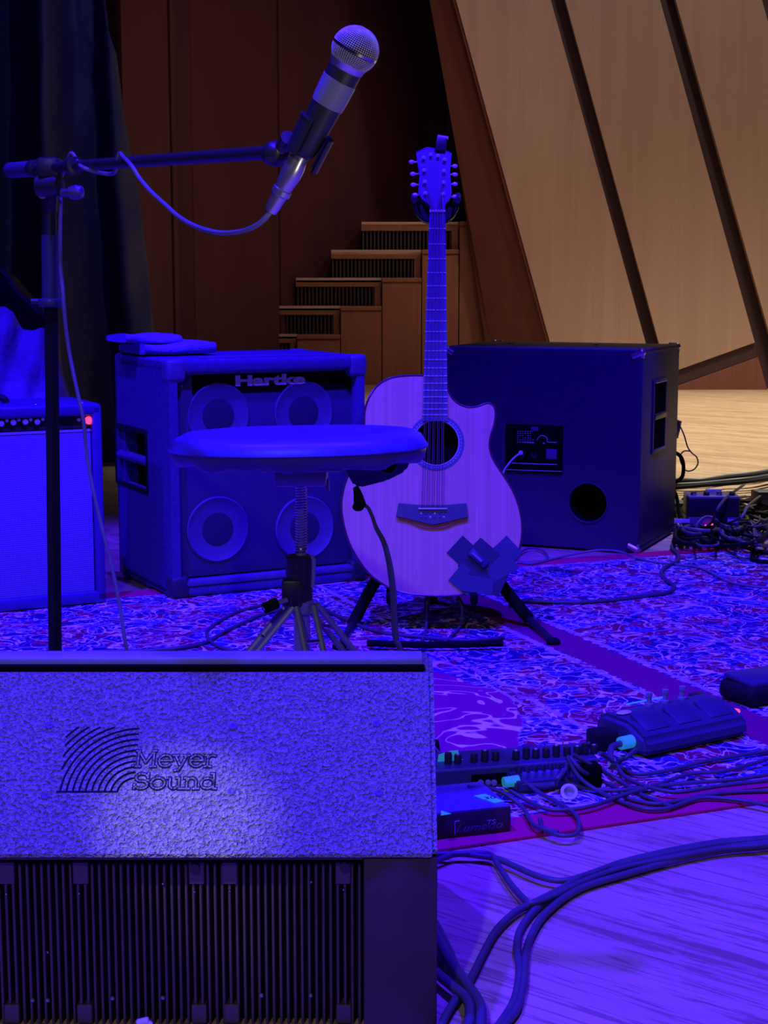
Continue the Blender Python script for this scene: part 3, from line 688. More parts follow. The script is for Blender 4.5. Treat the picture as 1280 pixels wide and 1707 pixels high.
# ================================================================ THINGS BEHIND THE COMBO AMP
def blanket():
    Y = 4.75
    rows = []
    edge = [(-110, 540), (-60, 520), (-20, 511), (8, 511), (22, 520), (30, 537), (38, 549), (55, 551), (68, 546), (76, 548), (84, 580), (94, 612), (103, 640), (111, 668), (118, 700), (122, 760)]
    for s_ in (0, 1, 2, 3):
        pass
    n = len(edge)
    front = []
    for j in range(26):
        v = j/25
        row = []
        for i in range(60):
            u = i/59*(n-1); k = min(int(u), n-2); t = u-k
            ex = edge[k][0]+(edge[k+1][0]-edge[k][0])*t; ey = edge[k][1]+(edge[k+1][1]-edge[k][1])*t
            cxp, cyp = 0+(ex)*.55, 900
            px = ex+(cxp-ex)*v*.6; py = ey+(cyp-ey)*v
            dep = -.16*math.sin(min(1, v*1.6)*PI/2) + .018*math.sin(px*.11+py*.03) + .012*math.sin(px*.05-py*.06)
            p = P(px, py, Y+dep); p.z = max(p.z, .01); row.append(p)
        front.append(row)
    # back drape
    back = [[p + Vector((0, .16*min(1, j/4), -.02*j)) for p in front[0]] for j in range(8, 0, -1)]
    for r in back:
        for p in r: p.z = max(p.z, .01)
    o = MB().quadgrid(back+front).build('draped_cloth', 'cloth', smooth=80)
    m_ = o.modifiers.new('s', 'SOLIDIFY'); m_.thickness = .006
    tag(setorigin(o), 'pale cloth draped in a heap behind the guitar combo amplifier', 'cloth')
blanket()
bg = thing('gig_bag', 'black soft instrument bag with a paler piped edge standing behind the draped cloth', 'bag', Matrix.Translation((P(-40, 700, 5.05).x, 5.05, 0)))
pl_ = [(-160, 470), (-60, 452), (-20, 448), (4, 452), (14, 466), (30, 486), (52, 507), (75, 527), (86, 560), (92, 640), (92, 790), (-160, 790)]
pts = [P(a, b, 5.05) for a, b in pl_]
for p in pts: p.z = max(p.z, 0)
b_ = MB().prism(pts, (0, .14, 0)); bmesh.ops.bevel(b_.b, geom=list(b_.b.edges), offset=.012, segments=2, affect='EDGES'); b_.build('bag_body', 'nylon', bg, W=True)
MB().tube([P(a, b-1, 5.03) for a, b in pl_[:8]], .008, 8).build('piping', 'piping', bg, W=True)
# ================================================================ BASS CABINET
ZR = .0065
h0 = fl(288, 999, ZR); h1 = fl(598, 968, ZR); hy = math.atan2(h1.y-h0.y, h1.x-h0.x)
HM = frame(h0, hy)
hw = on(HM, 610, 800).x; hh = on(HM, 292, 600).z; hd = .42
print('bass cab', math.degrees(hy), hw, hh)
bc = thing('bass_cabinet', 'carpet-covered bass speaker cabinet with four round cones behind a dark grille', 'speaker', HM)
fr = MB(); t_ = .03; inset = .035
fr.box((hw/2, hd/2, t_/2), (hw, hd, t_), bev=.010, seg=3)
fr.box((hw/2, hd/2, hh-.02), (hw, hd, .04), bev=.012, seg=3)
fr.box((hw-t_/2, hd/2, hh/2), (t_, hd, hh-.02), bev=.008)
fr.box((hw/2, hd-.02, hh/2), (hw-.02, .03, hh-.02))
# left side as ring around the handle recess
def hs(px, py):                            # point on left side plane (x=0)
    Mi = HM.inverted(); o = Mi @ EYE; d = Mi.to_3x3() @ ray(px, py); return o + d*((0-o.x)/d.x)
r0 = hs(196, 800); r1 = hs(243, 725); ya, yb = sorted((r0.y, r1.y)); za, zb_ = r0.z, r1.z
print('handle recess', ya, yb, za, zb_)
fr.box((.012, ya/2, hh/2), (.024, ya, hh-.012)); fr.box((.012, (yb+hd)/2, hh/2), (.024, hd-yb, hh-.012)); fr.box((.012, (ya+yb)/2, za/2), (.024, yb-ya, za)); fr.box((.012, (ya+yb)/2, (zb_+hh)/2), (.024, yb-ya, hh-zb_-.012))
fr.build('cabinet', 'carpet', bc)
MB().box((.06, (ya+yb)/2, (za+zb_)/2), (.03, yb-ya+.02, zb_-za+.02)).build('handle_recess', 'hole', bc, smooth=0)
hp = MB(); hp.box((.002, (ya+yb)/2, zb_+.006), (.010, yb-ya+.02, .016), bev=.003); hp.box((.002, (ya+yb)/2, za-.004), (.010, yb-ya+.02, .012), bev=.003); hp.box((.002, ya-.006, (za+zb_)/2), (.010, .014, zb_-za+.02), bev=.003); hp.box((.002, yb+.006, (za+zb_)/2), (.010, .014, zb_-za+.02), bev=.003)
hp.build('handle_frame', 'matte', bc)
MB().tube([(.01, ya, (za+zb_)/2), (.01, yb, (za+zb_)/2)], .013, 10, smooth=False).build('handle', 'edge', bc)
# baffle / grille
gz0, gz1 = on(HM, 300, 968).z, on(HM, 320, 624).z
MB().box((hw/2+.005, inset, (gz0+gz1)/2), (hw-.055, .012, gz1-gz0), bev=.003).build('grille', 'baffle', bc)
MB().box((hw/2, .012, gz0-.010), (hw-.05, .03, .018), bev=.005).build('bottom_rail', 'edge', bc)
a = on(HM, 320, 624, inset-.008); b = on(HM, 590, 648, inset-.008); MB().box(((a.x+b.x)/2, inset-.0065, (a.z+b.z)/2), (b.x-a.x, .002, a.z-b.z)).build('top_band', 'hole', bc, smooth=0)
zt2 = on(HM, 320, 645, .02).z
def ring_spk(px, py, rpx, rin):
    c = on(HM, px, py, inset-.008); e = on(HM, px+rpx, py, inset-.008); R_ = (e-c).length; r_ = R_*rin
    Mx = Matrix.Translation(c) @ Matrix.Rotation(PI/2, 4, 'X')
    s_ = MB().lathe([(R_, -.002), (R_, .002), (R_*.96, .004), (R_*.90, .001), (r_*1.02, -.0015)], Mx, 40).build('speaker_cone', 'cone', bc)
    MB().lathe([(r_*1.02, 0), (r_*.8, .001), (r_*.4, .002), (.001, .0025)], Mx, 32).build('dust_cap', 'cone_dark', s_)
ring_spk(364, 693, 51, .5); ring_spk(506, 688, 48, .5); ring_spk(363, 882, 51, .49); ring_spk(508, 880, 48, .49)
l0 = on(HM, 392, 644, inset-.008); l1 = on(HM, 508, 622, inset-.008)
text('Hartke', l1.x-l0.x, l1.z-l0.z, 'ivory', bc, Matrix.Translation(l0), depth=.004, offset=.045, label='raised maker lettering on the grille')
l0 = on(HM, 548, 952, inset-.008); l1 = on(HM, 600, 942, inset-.008)
text('XL-Series', l1.x-l0.x, .013, 'ivory', bc, Matrix.Translation(l0), depth=.001, shear=.2)
l0 = on(HM, 302, 973, inset-.012); l1 = on(HM, 373, 962, inset-.012)
bp = MB().box(((l0.x+l1.x)/2, l0.y, (l0.z+l1.z)/2), (l1.x-l0.x, .004, .012), bev=.001).build('badge_plate', 'edge', bc)
mb = MB()
for k in range(22): mb.box((l0.x+.004+(l1.x-l0.x-.008)*k/21, l0.y-.003, (l0.z+l1.z)/2), (.0022 if k % 4 else .001, .002, .008))
mb.build('badge_ridges', 'badge', bp, kind='stuff')
# plastic corners
for (x, y, z) in ((0, 0, hh), (0, hd, hh), (hw, 0, hh), (hw, hd, hh), (0, 0, 0), (hw, 0, 0), (0, hd, 0), (hw, hd, 0)):
    sx = 1 if x else -1; sy = 1 if y else -1; sz = 1 if z else -1
    MB().box((x-sx*.022, y-sy*.022, z-sz*.028 + (0 if z else .0)), (.052, .052, .060), bev=.012, seg=3).build('corner', 'edge' if z else 'tolex', bc)
for px, py in ((303, 643), (600, 633), (300, 955)):
    q = on(HM, px, py, inset-.008); MB().sphere(q, .0035, (1, .5, 1), 8).build('screw', 'steel', bc)
MB().box((hw/2+.02, .05, hh+.001), (hw*.72, .03, .005), bev=.002).build('top_edge_rail', 'edge', bc)
# towel on top
def towel():
    base = HM @ Vector((.10, .22, hh+.004))
    rows = []
    o = MB()
    Lx = on(HM, 350, 580, .2).x; L0 = on(HM, 190, 575, .32).x
    for (xa, xb, z0, thk, y0, y1, r_) in ((L0+.04, Lx+.01, .017, .034, .18, .40, 0), (L0+.0, L0+.16, .044, .024, .22, .39, .06)):
        rr = []
        nx, ny = 26, 14
        for side_ in (0, 1):
            pass
        # rounded slab with waviness
        for i in range(nx+1):
            u = i/nx; x = xa+(xb-xa)*u
            ring = []
            for k in range(20):
                a = 2*PI*k/20; c_, s2 = math.cos(a), math.sin(a)
                yy = (y0+y1)/2 + (y1-y0)/2*math.copysign(abs(c_)**.35, c_)
                e = min(1, math.sin(PI*min(max(u, .0), 1))**.12 if 0 < u < 1 else .85)
                zz = hh + .002 + z0 + r_*(-(u-.0)*.10) + .006*math.sin(x*31+yy*13)*(s2 > 0) + thk/2*e*math.copysign(abs(s2)**.5, s2) - .0
                ring.append(Vector((x, yy + .004*math.sin(x*60), max(zz, hh+.002))))
            rr.append(ring)
        o.quadgrid(rr, True, True)
    ob = o.build('towel', 'towel', smooth=70)
    ob.data.transform(HM); tag(setorigin(ob), 'folded fluffy towel lying on top of the bass cabinet', 'towel')
towel()
# ================================================================ RIGHT CABINET (rear view)
c1 = fl(1064, 922, ZR); cy = math.radians(-24)
CMx = frame(c1, cy)                        # local: x<0 left
ch = on(CMx, 1062, 583).z; cw = -on(CMx, 738, 700).x; cdp = .46
print('right cab', ch, cw)
rc = thing('speaker_cabinet', 'dark speaker cabinet turned with its connection panel and round port towards the camera', 'speaker', CMx)
# port position
pp = on(CMx, 980, 838); pe = on(CMx, 1011, 838); pr = (pe-pp).length
def ring_face(x0_, x1_, z0_, z1_, c, r, y, n=40):
    """rect with a round hole as a grid of quads"""
    m_ = MB(); inner = []; outer = []
    for k in range(n):
        a = 2*PI*k/n; dx, dz = math.cos(a), math.sin(a)
        inner.append(Vector((c.x+r*dx, y, c.z+r*dz)))
        tx = ((x1_-c.x)/dx if dx > 1e-9 else (x0_-c.x)/dx if dx < -1e-9 else 1e9); tz_ = ((z1_-c.z)/dz if dz > 1e-9 else (z0_-c.z)/dz if dz < -1e-9 else 1e9)
        t = min(tx, tz_); outer.append(Vector((c.x+dx*t, y, c.z+dz*t)))
    m_.quadgrid([[p for p in outer], [p for p in inner], [p+Vector((0, .03, 0)) for p in inner]], True)
    return m_
m_ = ring_face(-cw+.004, -.004, .004, ch-.004, pp, pr, .0)
m_.box((-cw/2, cdp/2+.002, ch-.011), (cw, cdp, .022), bev=.008, seg=3); m_.box((-cw/2, cdp/2+.002, .011), (cw, cdp, .022), bev=.004)
m_.box((-.011, cdp/2+.002, ch/2), (.022, cdp, ch-.01), bev=.006); m_.box((-cw+.011, cdp/2, ch/2), (.022, cdp, ch-.01), bev=.006); m_.box((-cw/2, cdp-.01, ch/2), (cw-.02, .015, ch-.02))
m_.build('cabinet', 'cab_rear', rc, smooth=30)
PM = Matrix.Translation(pp) @ Matrix.Rotation(-PI/2, 4, 'X')
MB().lathe([(pr*.995, .001), (pr*.97, .03), (pr*.96, .15), (.002, .15)], PM, 40, cap=False).build('port_tube', 'hole', rc)
MB().lathe([(pr, -.0015), (pr*1.03, -.004), (pr*1.08, -.0035), (pr*1.09, 0)], PM, 40, cap=False).build('port_rim', 'pedal', rc)
j0 = on(CMx, 843, 786); j1 = on(CMx, 939, 710)
jc = ((j0.x+j1.x)/2, -.002, (j0.z+j1.z)/2); jw = j1.x-j0.x; jh = j1.z-j0.z
jp = MB().box(jc, (jw, .006, jh), bev=.0015).build('connection_panel', 'hole', rc, label='black connection panel with white markings')
def mark(px0, py0, px1, py1, th_=2.0):
    a = on(CMx, px0, py0, -.0055); b = on(CMx, px1, py1, -.0055)
    m = MB().tube([a, b], th_/1000, 6, smooth=False); return m
mark(853, 772, 928, 774.5, 1.6).build('panel_line', 'badge', jp); mark(844, 783, 937, 786, 1.3).build('panel_line', 'badge', jp)
mb = MB()
for r_ in range(6):
    for c_ in range(7):
        if random.random() < .75:
            a = on(CMx, 863+c_*4.2, 719+r_*3.6, -.0055); mb.box(a, (.0045, .001, .0020))
mb.build('panel_print', 'badge', jp, kind='stuff')
mb = MB(); a = on(CMx, 871, 737, -.0055); b = on(CMx, 890, 738.5, -.0055); mb.tube([a, b], .0013, 6, smooth=False)
arcp = [on(CMx, 904+9*math.cos(t), 737-11*math.sin(t), -.0055) for t in [PI-.3-k*(PI-.3)/8 for k in range(9)]] + [on(CMx, 928, 737.5, -.0055)]
mb.tube(arcp, .0014, 6, 2); mb.sphere(on(CMx, 906, 739, -.0055), .0028, (1, .5, 1), 8); mb.build('panel_symbol', 'badge', jp)
a = on(CMx, 919, 757, -.006); MB().box(a, (.034, .003, .031), bev=.001).build('rating_label', 'cone', jp)
a = on(CMx, 891, 715, -.006); MB().box(a, (.024, .003, .013), bev=.002).build('voltage_switch', 'edge', jp)
for px, py in ((870, 760), (891, 759)):
    a = on(CMx, px, py, -.005); MB().lathe([(.010, 0), (.010, .004), (.006, .004), (.006, .001), (.001, .001)], Matrix.Translation(a) @ Matrix.Rotation(PI/2, 4, 'X'), 16).build('jack_socket', 'black', jp)
# side handle on the right side plane x=0
def rs(px, py):
    Mi = CMx.inverted(); o = Mi @ EYE; d = Mi.to_3x3() @ ray(px, py); return o + d*((0-o.x)/d.x)
s0 = rs(1086, 752); s1 = rs(1108, 634)
sh = thing  # (handle parts are children of the cabinet)
hz0, hz1 = sorted((s0.z, s1.z)); hy0, hy1 = sorted((s0.y, s1.y))
print('side handle', hy0, hy1, hz0, hz1)
hf = MB(); hf.box((.002, (hy0+hy1)/2, hz1+.004), (.008, hy1-hy0+.02, .012), bev=.002); hf.box((.002, (hy0+hy1)/2, hz0-.002), (.008, hy1-hy0+.02, .012), bev=.002); hf.box((.002, hy0-.004, (hz0+hz1)/2), (.008, .01, hz1-hz0), bev=.002); hf.box((.002, hy1+.004, (hz0+hz1)/2), (.008, .01, hz1-hz0), bev=.002)
hf.build('handle_plate', 'tolex', rc); MB().box((.0015, (hy0+hy1)/2, (hz0+hz1)/2), (.003, hy1-hy0, hz1-hz0)).build('handle_cup', 'hole', rc, smooth=0)
MB().box((.006, (hy0+hy1)/2, (hz0+hz1)/2), (.008, hy1-hy0, .02), bev=.003).build('handle', 'black', rc)
for z_ in (hz0+.002, hz1-.0): MB().tube([(.008, hy0, z_), (.008, hy1, z_)], .0018, 6, smooth=False).build('handle_trim', 'steel', rc)
for (x, y, z) in ((0, 0, ch), (0, cdp, ch), (0, 0, 0), (0, cdp, 0), (-cw, 0, ch), (-cw, cdp, ch), (-cw, 0, 0)):
    sx = 1 if x == 0 else -1; sy = 1 if y else -1; sz = 1 if z else -1
    mb = MB(); s_ = .018
    mb.sphere((x-sx*.007, y-sy*.007, z-sz*.008), .0125, seg=12)
    mb.tube([(x-sx*.005, y-sy*.007, z-sz*.008), (x-sx*.034, y-sy*.003, z-sz*.004 - (sz*.018 if y == 0 else 0))], lambda t: .012*(1-.2*t), 8, smooth=False)
    mb.tube([(x-sx*.005, y-sy*.005, z-sz*.008), (x-sx*.003, y-sy*.005, z-sz*.026)], lambda t: .009*(1-.4*t), 8, smooth=False)
    mb.build('metal_corner', 'shell', rc, smooth=60)
MB().box((-cw/2, .004, ch-.002), (cw-.05, .006, .006), bev=.001).build('top_trim', 'edge', rc)
for k in (.35, .8): MB().lathe([(.008, 0), (.008, .003), (.003, .005)], Matrix.Translation((-cw*k, cdp*.6, ch)), 10).build('stacking_stud', 'steel', rc)
# ================================================================ GUITAR
GO = P(718, 993, 3.60)
GM = frame(GO, 0, -math.radians(12), 0)
gt = thing('acoustic_guitar', 'acoustic cutaway guitar with a pale spruce top and gaffer tape patch, standing in the middle', 'guitar', GM)
def gp(px, py, off=0.0): return on(GM, px, py, off)
outl = [(718, 993), (690, 991), (662, 985), (637, 973), (614, 955), (596, 931), (582, 905), (573, 875), (569, 845), (572, 818), (580, 793), (592, 769), (601, 749), (606, 728), (607, 706), (608, 684), (615, 663), (628, 644), (646, 632), (668, 627), (704, 626), (742, 632), (746, 648), (754, 664), (766, 674), (782, 679), (798, 677), (812, 672), (822, 676), (826, 687), (824, 706), (818, 726), (816, 745), (822, 766), (836, 788), (853, 815), (865, 845), (870, 875), (868, 905), (858, 935), (840, 961), (815, 980), (785, 989), (750, 993)]
pts = [gp(*q) for q in outl]
sm = spline(pts+[pts[0]], 3)[:-1]
gd = .105
cen = gp(718, 850); shc = gp(727, 738); shr = .052
def inset_loop(loop, dd):
    n = len(loop); out = []
    for i in range(n):
        t = loop[(i+1) % n]-loop[i-1]; t.normalize(); nrm = Vector((-t.z, 0, t.x))
        c = loop[i]+nrm*dd; c2 = loop[i]-nrm*dd
        out.append(c if (c-cen).length < (c2-cen).length else c2)
    return out
# sides and back
back = [Vector((p.x*.985, gd, p.z*.985+.003)) for p in sm]
b_ = MB(); b_.quadgrid([[p for p in sm], [Vector((p.x, gd*.5, p.z)) for p in sm], back], True); 
f_ = b_.b.faces.new([b_.b.verts.new(p+Vector((0, .001, 0))) for p in back])
b_.build('body', 'rose', gt, smooth=50)
# top with a sound hole : outer loop resampled by angle about the hole
def topplate():
    m = MB(); n = 120; fo = []; fi = []
    for k in range(n):
        a = 2*PI*k/n; d = Vector((math.cos(a), 0, math.sin(a))); best = None
        for i in range(len(sm)):
            p = sm[i]; q = sm[(i+1) % len(sm)]; e = q-p
            den = d.x*e.z-d.z*e.x
            if abs(den) < 1e-12: continue
            w_ = p-shc; t = (w_.x*e.z-w_.z*e.x)/den; u = (w_.x*d.z-w_.z*d.x)/den
            if t > 0 and -1e-6 <= u <= 1+1e-6 and (best is None or t > best): best = t
        fo.append(shc+d*best); fi.append(shc+d*shr)
    rows = [fo] + [[fo[k]*(1-s)+fi[k]*s for k in range(n)] for s in (.25, .5, .75)] + [fi]
    rows = [[Vector((p.x, -.001 if i else 0, p.z)) for p in r] for i, r in enumerate(rows)]
    rows.append([p+Vector((0, .004, 0)) for p in fi]); m.quadgrid(rows, True); return m
topplate().build('soundboard', 'spruce', gt, smooth=40)
bl = [p for p in sm]; MB().tube([p+Vector((0, .001, 0)) for p in bl+[bl[0]]], .0028, 6, smooth=False).build('binding', 'rose', gt)
mb = MB()
for i, p in enumerate(sm):
    if i % 2 == 0: mb.sphere(p+Vector((0, .003, 0)), .0026, seg=6)
mb.build('edge_beads', 'pearl', gt, kind='stuff')  # small pearly beads strung along the body edge
HMx = Matrix.Translation(shc) @ Matrix.Rotation(PI/2, 4, 'X')
MB().lathe([(shr, .0012), (shr+.001, .002), (shr+.014, .0021), (shr+.0145, .0012)], HMx, 60, cap=False).build('rosette', 'ebony', gt)
mb = MB()
for k in range(46):
    a = 2*PI*k/46; mb.box(shc+Vector(((shr+.007)*math.cos(a), -.0024, (shr+.007)*math.sin(a))), (.0045, .001, .0032), Matrix.Rotation(-a+PI/2, 3, 'Y'))
mb.build('rosette_inlay', 'pearl', gt, kind='stuff')
MB().lathe([(shr+.001, .0022), (shr+.0022, .0030), (shr+.0032, .0022)], HMx, 60, cap=False).build('rosette_ring', 'ivory', gt)
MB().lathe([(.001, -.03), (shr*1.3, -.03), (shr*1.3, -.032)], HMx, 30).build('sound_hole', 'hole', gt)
# neck & fretboard
fbT = gp(729, 354, -.006); fbB = gp(725, 702, -.006); wT = gp(742, 354).x-gp(716, 354).x; wB = gp(745, 690).x-gp(703, 690).x
def nx(t): return fbT.x+(fbB.x-fbT.x)*t
def nzz(t): return fbT.z+(fbB.z-fbT.z)*t
def nw(t): return wT+(wB-wT)*t
y0n, y1n = -.008, -.002
fbp = [(nx(0)-nw(0)/2, y0n, nzz(0)), (nx(0)+nw(0)/2, y0n, nzz(0)), (nx(1)+nw(1)/2, y0n, nzz(1)), (nx(1)-nw(1)/2, y0n, nzz(1))]
MB().prism(fbp, (0, .0065, 0)).build('fretboard', 'ebony', gt, smooth=0)
rows = []
for i in range(14):
    t = i/13*.86; r_ = nw(t)/2*.98
    rows.append([Vector((nx(t)+r_*math.cos(a), -.0015+(.016+.006*t)*math.sin(a), nzz(t))) for a in [PI*k/10 for k in range(11)]])
MB().quadgrid(rows, False).build('neck', 'mahogany', gt, smooth=60)
sad = gp(720, 849, -.006); Lsc = (nzz(0)-sad.z)
fz = []
for n in range(1, 21):
    z = nzz(0)-Lsc*(1-2**(-n/12)); t = (nzz(0)-z)/(nzz(0)-nzz(1))
    if t > .99: break
    fz.append(z); MB().tube([(nx(t)-nw(t)/2, y0n-.0005, z), (nx(t)+nw(t)/2, y0n-.0005, z)], .0015, 6, smooth=False).build('fret', 'nickel', gt)
MB().box((nx(0), y0n-.001, nzz(0)+.002), (nw(0)+.001, .006, .005), bev=.001).build('nut', 'ivory', gt)
for n in (3, 5, 7, 9, 15, 17):
    za_ = nzz(0)-Lsc*(1-2**(-(n-.5)/12)); t = (nzz(0)-za_)/(nzz(0)-nzz(1)); MB().box((nx(t), y0n-.0003, za_), (.003, .001, .003), Matrix.Rotation(PI/4, 3, 'Y')).build('fret_marker', 'pearl', gt, smooth=0)
# headstock
hp_ = [(716, 352), (716, 343), (703, 333), (697, 322), (699, 290), (694, 255), (712, 247), (727, 250), (737, 250), (752, 257), (749, 290), (752, 322), (748, 334), (742, 343), (742, 352)]
HSM = GM @ Matrix.Translation((0, 0, nzz(0))) @ Matrix.Rotation(-math.radians(12), 4, 'X')
def hq(px, py, off=0): return on(HSM, px, py, off)
def toG(v): return (GM.inverted() @ HSM) @ v
poly = [toG(hq(*q)+Vector((0, -.004, 0))) for q in hp_]
hv = (GM.inverted() @ HSM).to_3x3() @ Vector((0, .015, 0))
MB().prism(poly, hv).build('headstock', 'headwood', gt, smooth=0)
MB().tube([p for p in poly[4:13]], .0012, 6, smooth=False).build('headstock_binding', 'piping', gt)
G3 = (GM.inverted() @ HSM)
posts = [(707, 263), (719, 258), (708, 284), (709, 303), (710, 322), (731, 260), (742, 266), (741, 285), (740, 304), (739, 323)]
postL = []
for px, py in posts:
    q = hq(px-1, py, -.004); postL.append(toG(q+Vector((0, -.006, 0))))
    Mx = G3 @ Matrix.Translation(q) @ Matrix.Rotation(PI/2+.5, 4, 'X')
    MB().lathe([(.0052, 0), (.0052, .0015), (.0032, .002), (.003, .009), (.0036, .010), (.001, .011)], Mx, 12).build('tuner_post', 'nickel', gt)
for px, py, sx in ((686, 270, -1), (688, 290, -1), (689, 308, -1), (692, 325, -1), (758, 277, 1), (758, 291, 1), (758, 307, 1), (758, 328, 1)):
    a = toG(hq(px-sx*12, py, .003)); b = toG(hq(px, py, .003))
    mb = MB(); mb.cyl(a, b, .0018); mb.sphere(b, .0065, (1.15, .55, .8), 12); mb.build('tuner_knob', 'nickel', gt, smooth=60)
# strings (five visible courses)
sadl = gp(697, 848, -.012); sadr = gp(745, 848.5, -.012)
for k in range(5):
    for e in (0, 1):
        f = (k+.5+(e-.5)*.36)/5
        s0_ = Vector((nx(0)-nw(0)/2*.86+nw(0)*.86*f, y0n-.0045, nzz(0))); s1_ = Vector((sadl.x+(sadr.x-sadl.x)*(.06+.88*f), -.0165, sadl.z+.001))
        pst = postL[[4, 3, 2, 0, 1][k]] if k < 2 else postL[[9, 8, 7, 6, 5][min(4, 4-k+0)]]
        MB().tube([pst, s0_, s1_], .00055 if e else .0008, 5, smooth=False).build('string', 'string', gt)
# bridge
br = [(664, 841), (700, 844), (743, 844), (777, 841), (780, 864), (766, 867), (750, 871), (722, 877), (695, 871), (676, 866), (660, 863)]
brp = [gp(a, b-2, -.002) for a, b in br]; MB().prism(brp, (0, -.008, 0)).build('bridge', 'bridgewood', gt, smooth=30)
br2 = [(662, 861), (676, 864), (695, 869), (722, 875), (750, 869), (766, 865), (779, 861), (779, 868), (762, 872), (742, 880), (722, 882), (700, 879), (680, 870), (664, 866)]
MB().prism([gp(a, b, -.002) for a, b in br2], (0, -.003, 0)).build('bridge_edge', 'orange_wood', gt, smooth=30, label='reddish lower edge of the bridge')
MB().box(((sadl.x+sadr.x)/2, -.0125, sadl.z), (sadr.x-sadl.x, .008, .0035), bev=.001).build('saddle', 'ivory', gt)
for k in range(6):
    for row in (0, 1):
        q = gp(702+k*7.6, 856+row*6, -.010); MB().sphere(q, .0026, (1, .8, 1), 8).build('bridge_pin', 'ebony' if (k+row) % 3 else 'ivory', gt)
# tape patch
for i, (px, py, w_, h_, r_) in enumerate(((778, 926, 56, 40, .75), (842, 922, 44, 40, -.75), (805, 940, 60, 62, .72), (775, 966, 42, 38, .7), (812, 962, 62, 46, .45), (836, 945, 50, 34, -.5), (806, 922, 30, 44, -.8), (796, 975, 52, 28, .15))):
    q = gp(px, py, -.0025-.0006*i)
    MB().box(q, (w_/715, .0009, h_/715), Matrix.Rotation(r_, 3, 'Y'), bev=.0002, seg=1).build('tape_strip', 'gaffer' if i % 2 else 'gaffer_dark', gt, smooth=0)
q = gp(797, 931, -.009); MB().box(q, (.052, .014, .020), Matrix.Rotation(.75, 3, 'Y'), bev=.004).build('clip_on_pickup', 'gaffer', gt)
q = gp(787, 922, -.018); MB().cyl(q, q+Vector((.022, 0, -.020)), .004, .004).build('pickup_edge', 'steel', gt)
# clip-on tuner
q0 = hq(733, 254, -.008); q1 = hq(737, 229, -.008)
cm = MB(); c_ = toG((q0+q1)/2); cm.box(c_, (.026, .012, .034), Matrix.Rotation(.14, 3, 'Y'), bev=.003); cm.build('clip_on_tuner', 'black', gt)
MB().box(toG(hq(738, 229, -.009)), (.027, .012, .006), Matrix.Rotation(.16, 3, 'Y'), bev=.002).build('tuner_face', 'white', gt)
# ---- guitar stand
gs = thing('guitar_stand', 'black foam-padded tripod stand holding the acoustic guitar', 'stand', Matrix.Translation((P(722, 1000, 3.78).x, 3.78, 0)))
hub = P(722, 925, 3.84)
top_ = GM @ Vector((nx(0), .045, nzz(0)-.01))
MB().cyl(hub+Vector((0, 0, -.08)), top_, .010, .009).build('upright', 'matte', gs, W=True)
yk = MB().prism([gp(a, b, .026) for a, b in ((687, 322), (693, 320), (699, 338), (712, 350), (727, 353), (744, 350), (756, 338), (760, 320), (767, 324), (765, 346), (756, 362), (742, 370), (710, 370), (698, 362), (689, 346))], (0, .026, 0))
bmesh.ops.bevel(yk.b, geom=list(yk.b.edges), offset=.003, segments=2, affect='EDGES'); bmesh.ops.transform(yk.b, matrix=GM, verts=yk.b.verts); yk.build('neck_yoke', 'black', gs, W=True)
for px, sx in ((690, -1), (763, 1)): MB().cyl(GM @ gp(px, 326, .045), GM @ gp(px, 334, -.012), .0075).build('yoke_arm', 'tolex', gs, W=True)
# legs : black foam upper, thinner lower
def leg(p0, p1, p2, p3=None):
    l = MB().tube([p0, p1, p2], lambda t: .0145, 12).build('leg', 'foam', gs, W=True)
    if p3 is not None:
        MB().cyl(p2, p3, .009, .008).build('lower_leg', 'black', l, W=True)
        MB().sphere(p3, .0135, (1.3, 1, .8), 10).build('rubber_foot', 'foam', l, W=True)
f1 = fl(922, 1070, .012)
leg(P(800, 920, 3.76), P(836, 975, 3.72), P(882, 1032, 3.66), f1)
leg(P(660, 920, 3.76), P(622, 975, 3.72), P(588, 1040, 3.66), fl(566, 1078, .012))
leg(hub+Vector((0, .0, -.05)), hub+Vector((0, .10, -.14)), hub+Vector((0, .18, -.19)), Vector((hub.x, hub.y+.26, .012)))
MB().tube([P(660, 922, 3.75), hub+Vector((0, -.01, -.02)), P(800, 922, 3.75)], .011, 10).build('cross_arm', 'black', gs, W=True)
for px in (650, 790):
    MB().tube([P(px, 935, 3.77), P(px, 985, 3.74), P(px, 1001, 3.68), P(px, 1002, 3.56), P(px, 990, 3.545)], .009, 10).build('body_rest', 'foam', gs, W=True)
MB().tube([fl(612, 1072, .02), fl(720, 1075, .02), fl(838, 1072, .02)], .008, 8).build('shadow_bar', 'foam', gs, W=True)  # foot bar drawn as a dark tube along its shadow on the rug
# ================================================================ DRUM THRONE
TY = 2.36; ts = F/TY
tc_ = P(497, 722, TY); thr = thing('drum_throne', 'round padded drum throne on a threaded post in front of the bass cabinet', 'stool', Matrix.Translation((tc_.x, TY, 0)))
tc_ = Vector((tc_.x, TY, P(497, 722, TY).z))
def seat_outline(a):
    c, s_ = math.cos(a), math.sin(a); rx = .195
    if s_ >= 0: n = 3.0; ry = .13
    else: n = 2.15; ry = .135
    return (rx*math.copysign(abs(c)**(2/n), c), ry*math.copysign(abs(s_)**(2/n), s_))
def tiltz(x, y): return tc_.z + x*.018 + y*.012
rows = []
for (sc_, z_) in ((.03, .002), (.4, .003), (.75, .003), (.90, .0), (.965, -.006), (.995, -.016), (1.0, -.022)):
    rows.append([Vector((tc_.x+seat_outline(2*PI*k/72)[0]*sc_, TY+seat_outline(2*PI*k/72)[1]*sc_, tiltz(seat_outline(2*PI*k/72)[0]*sc_, 0)+z_)) for k in range(72)])
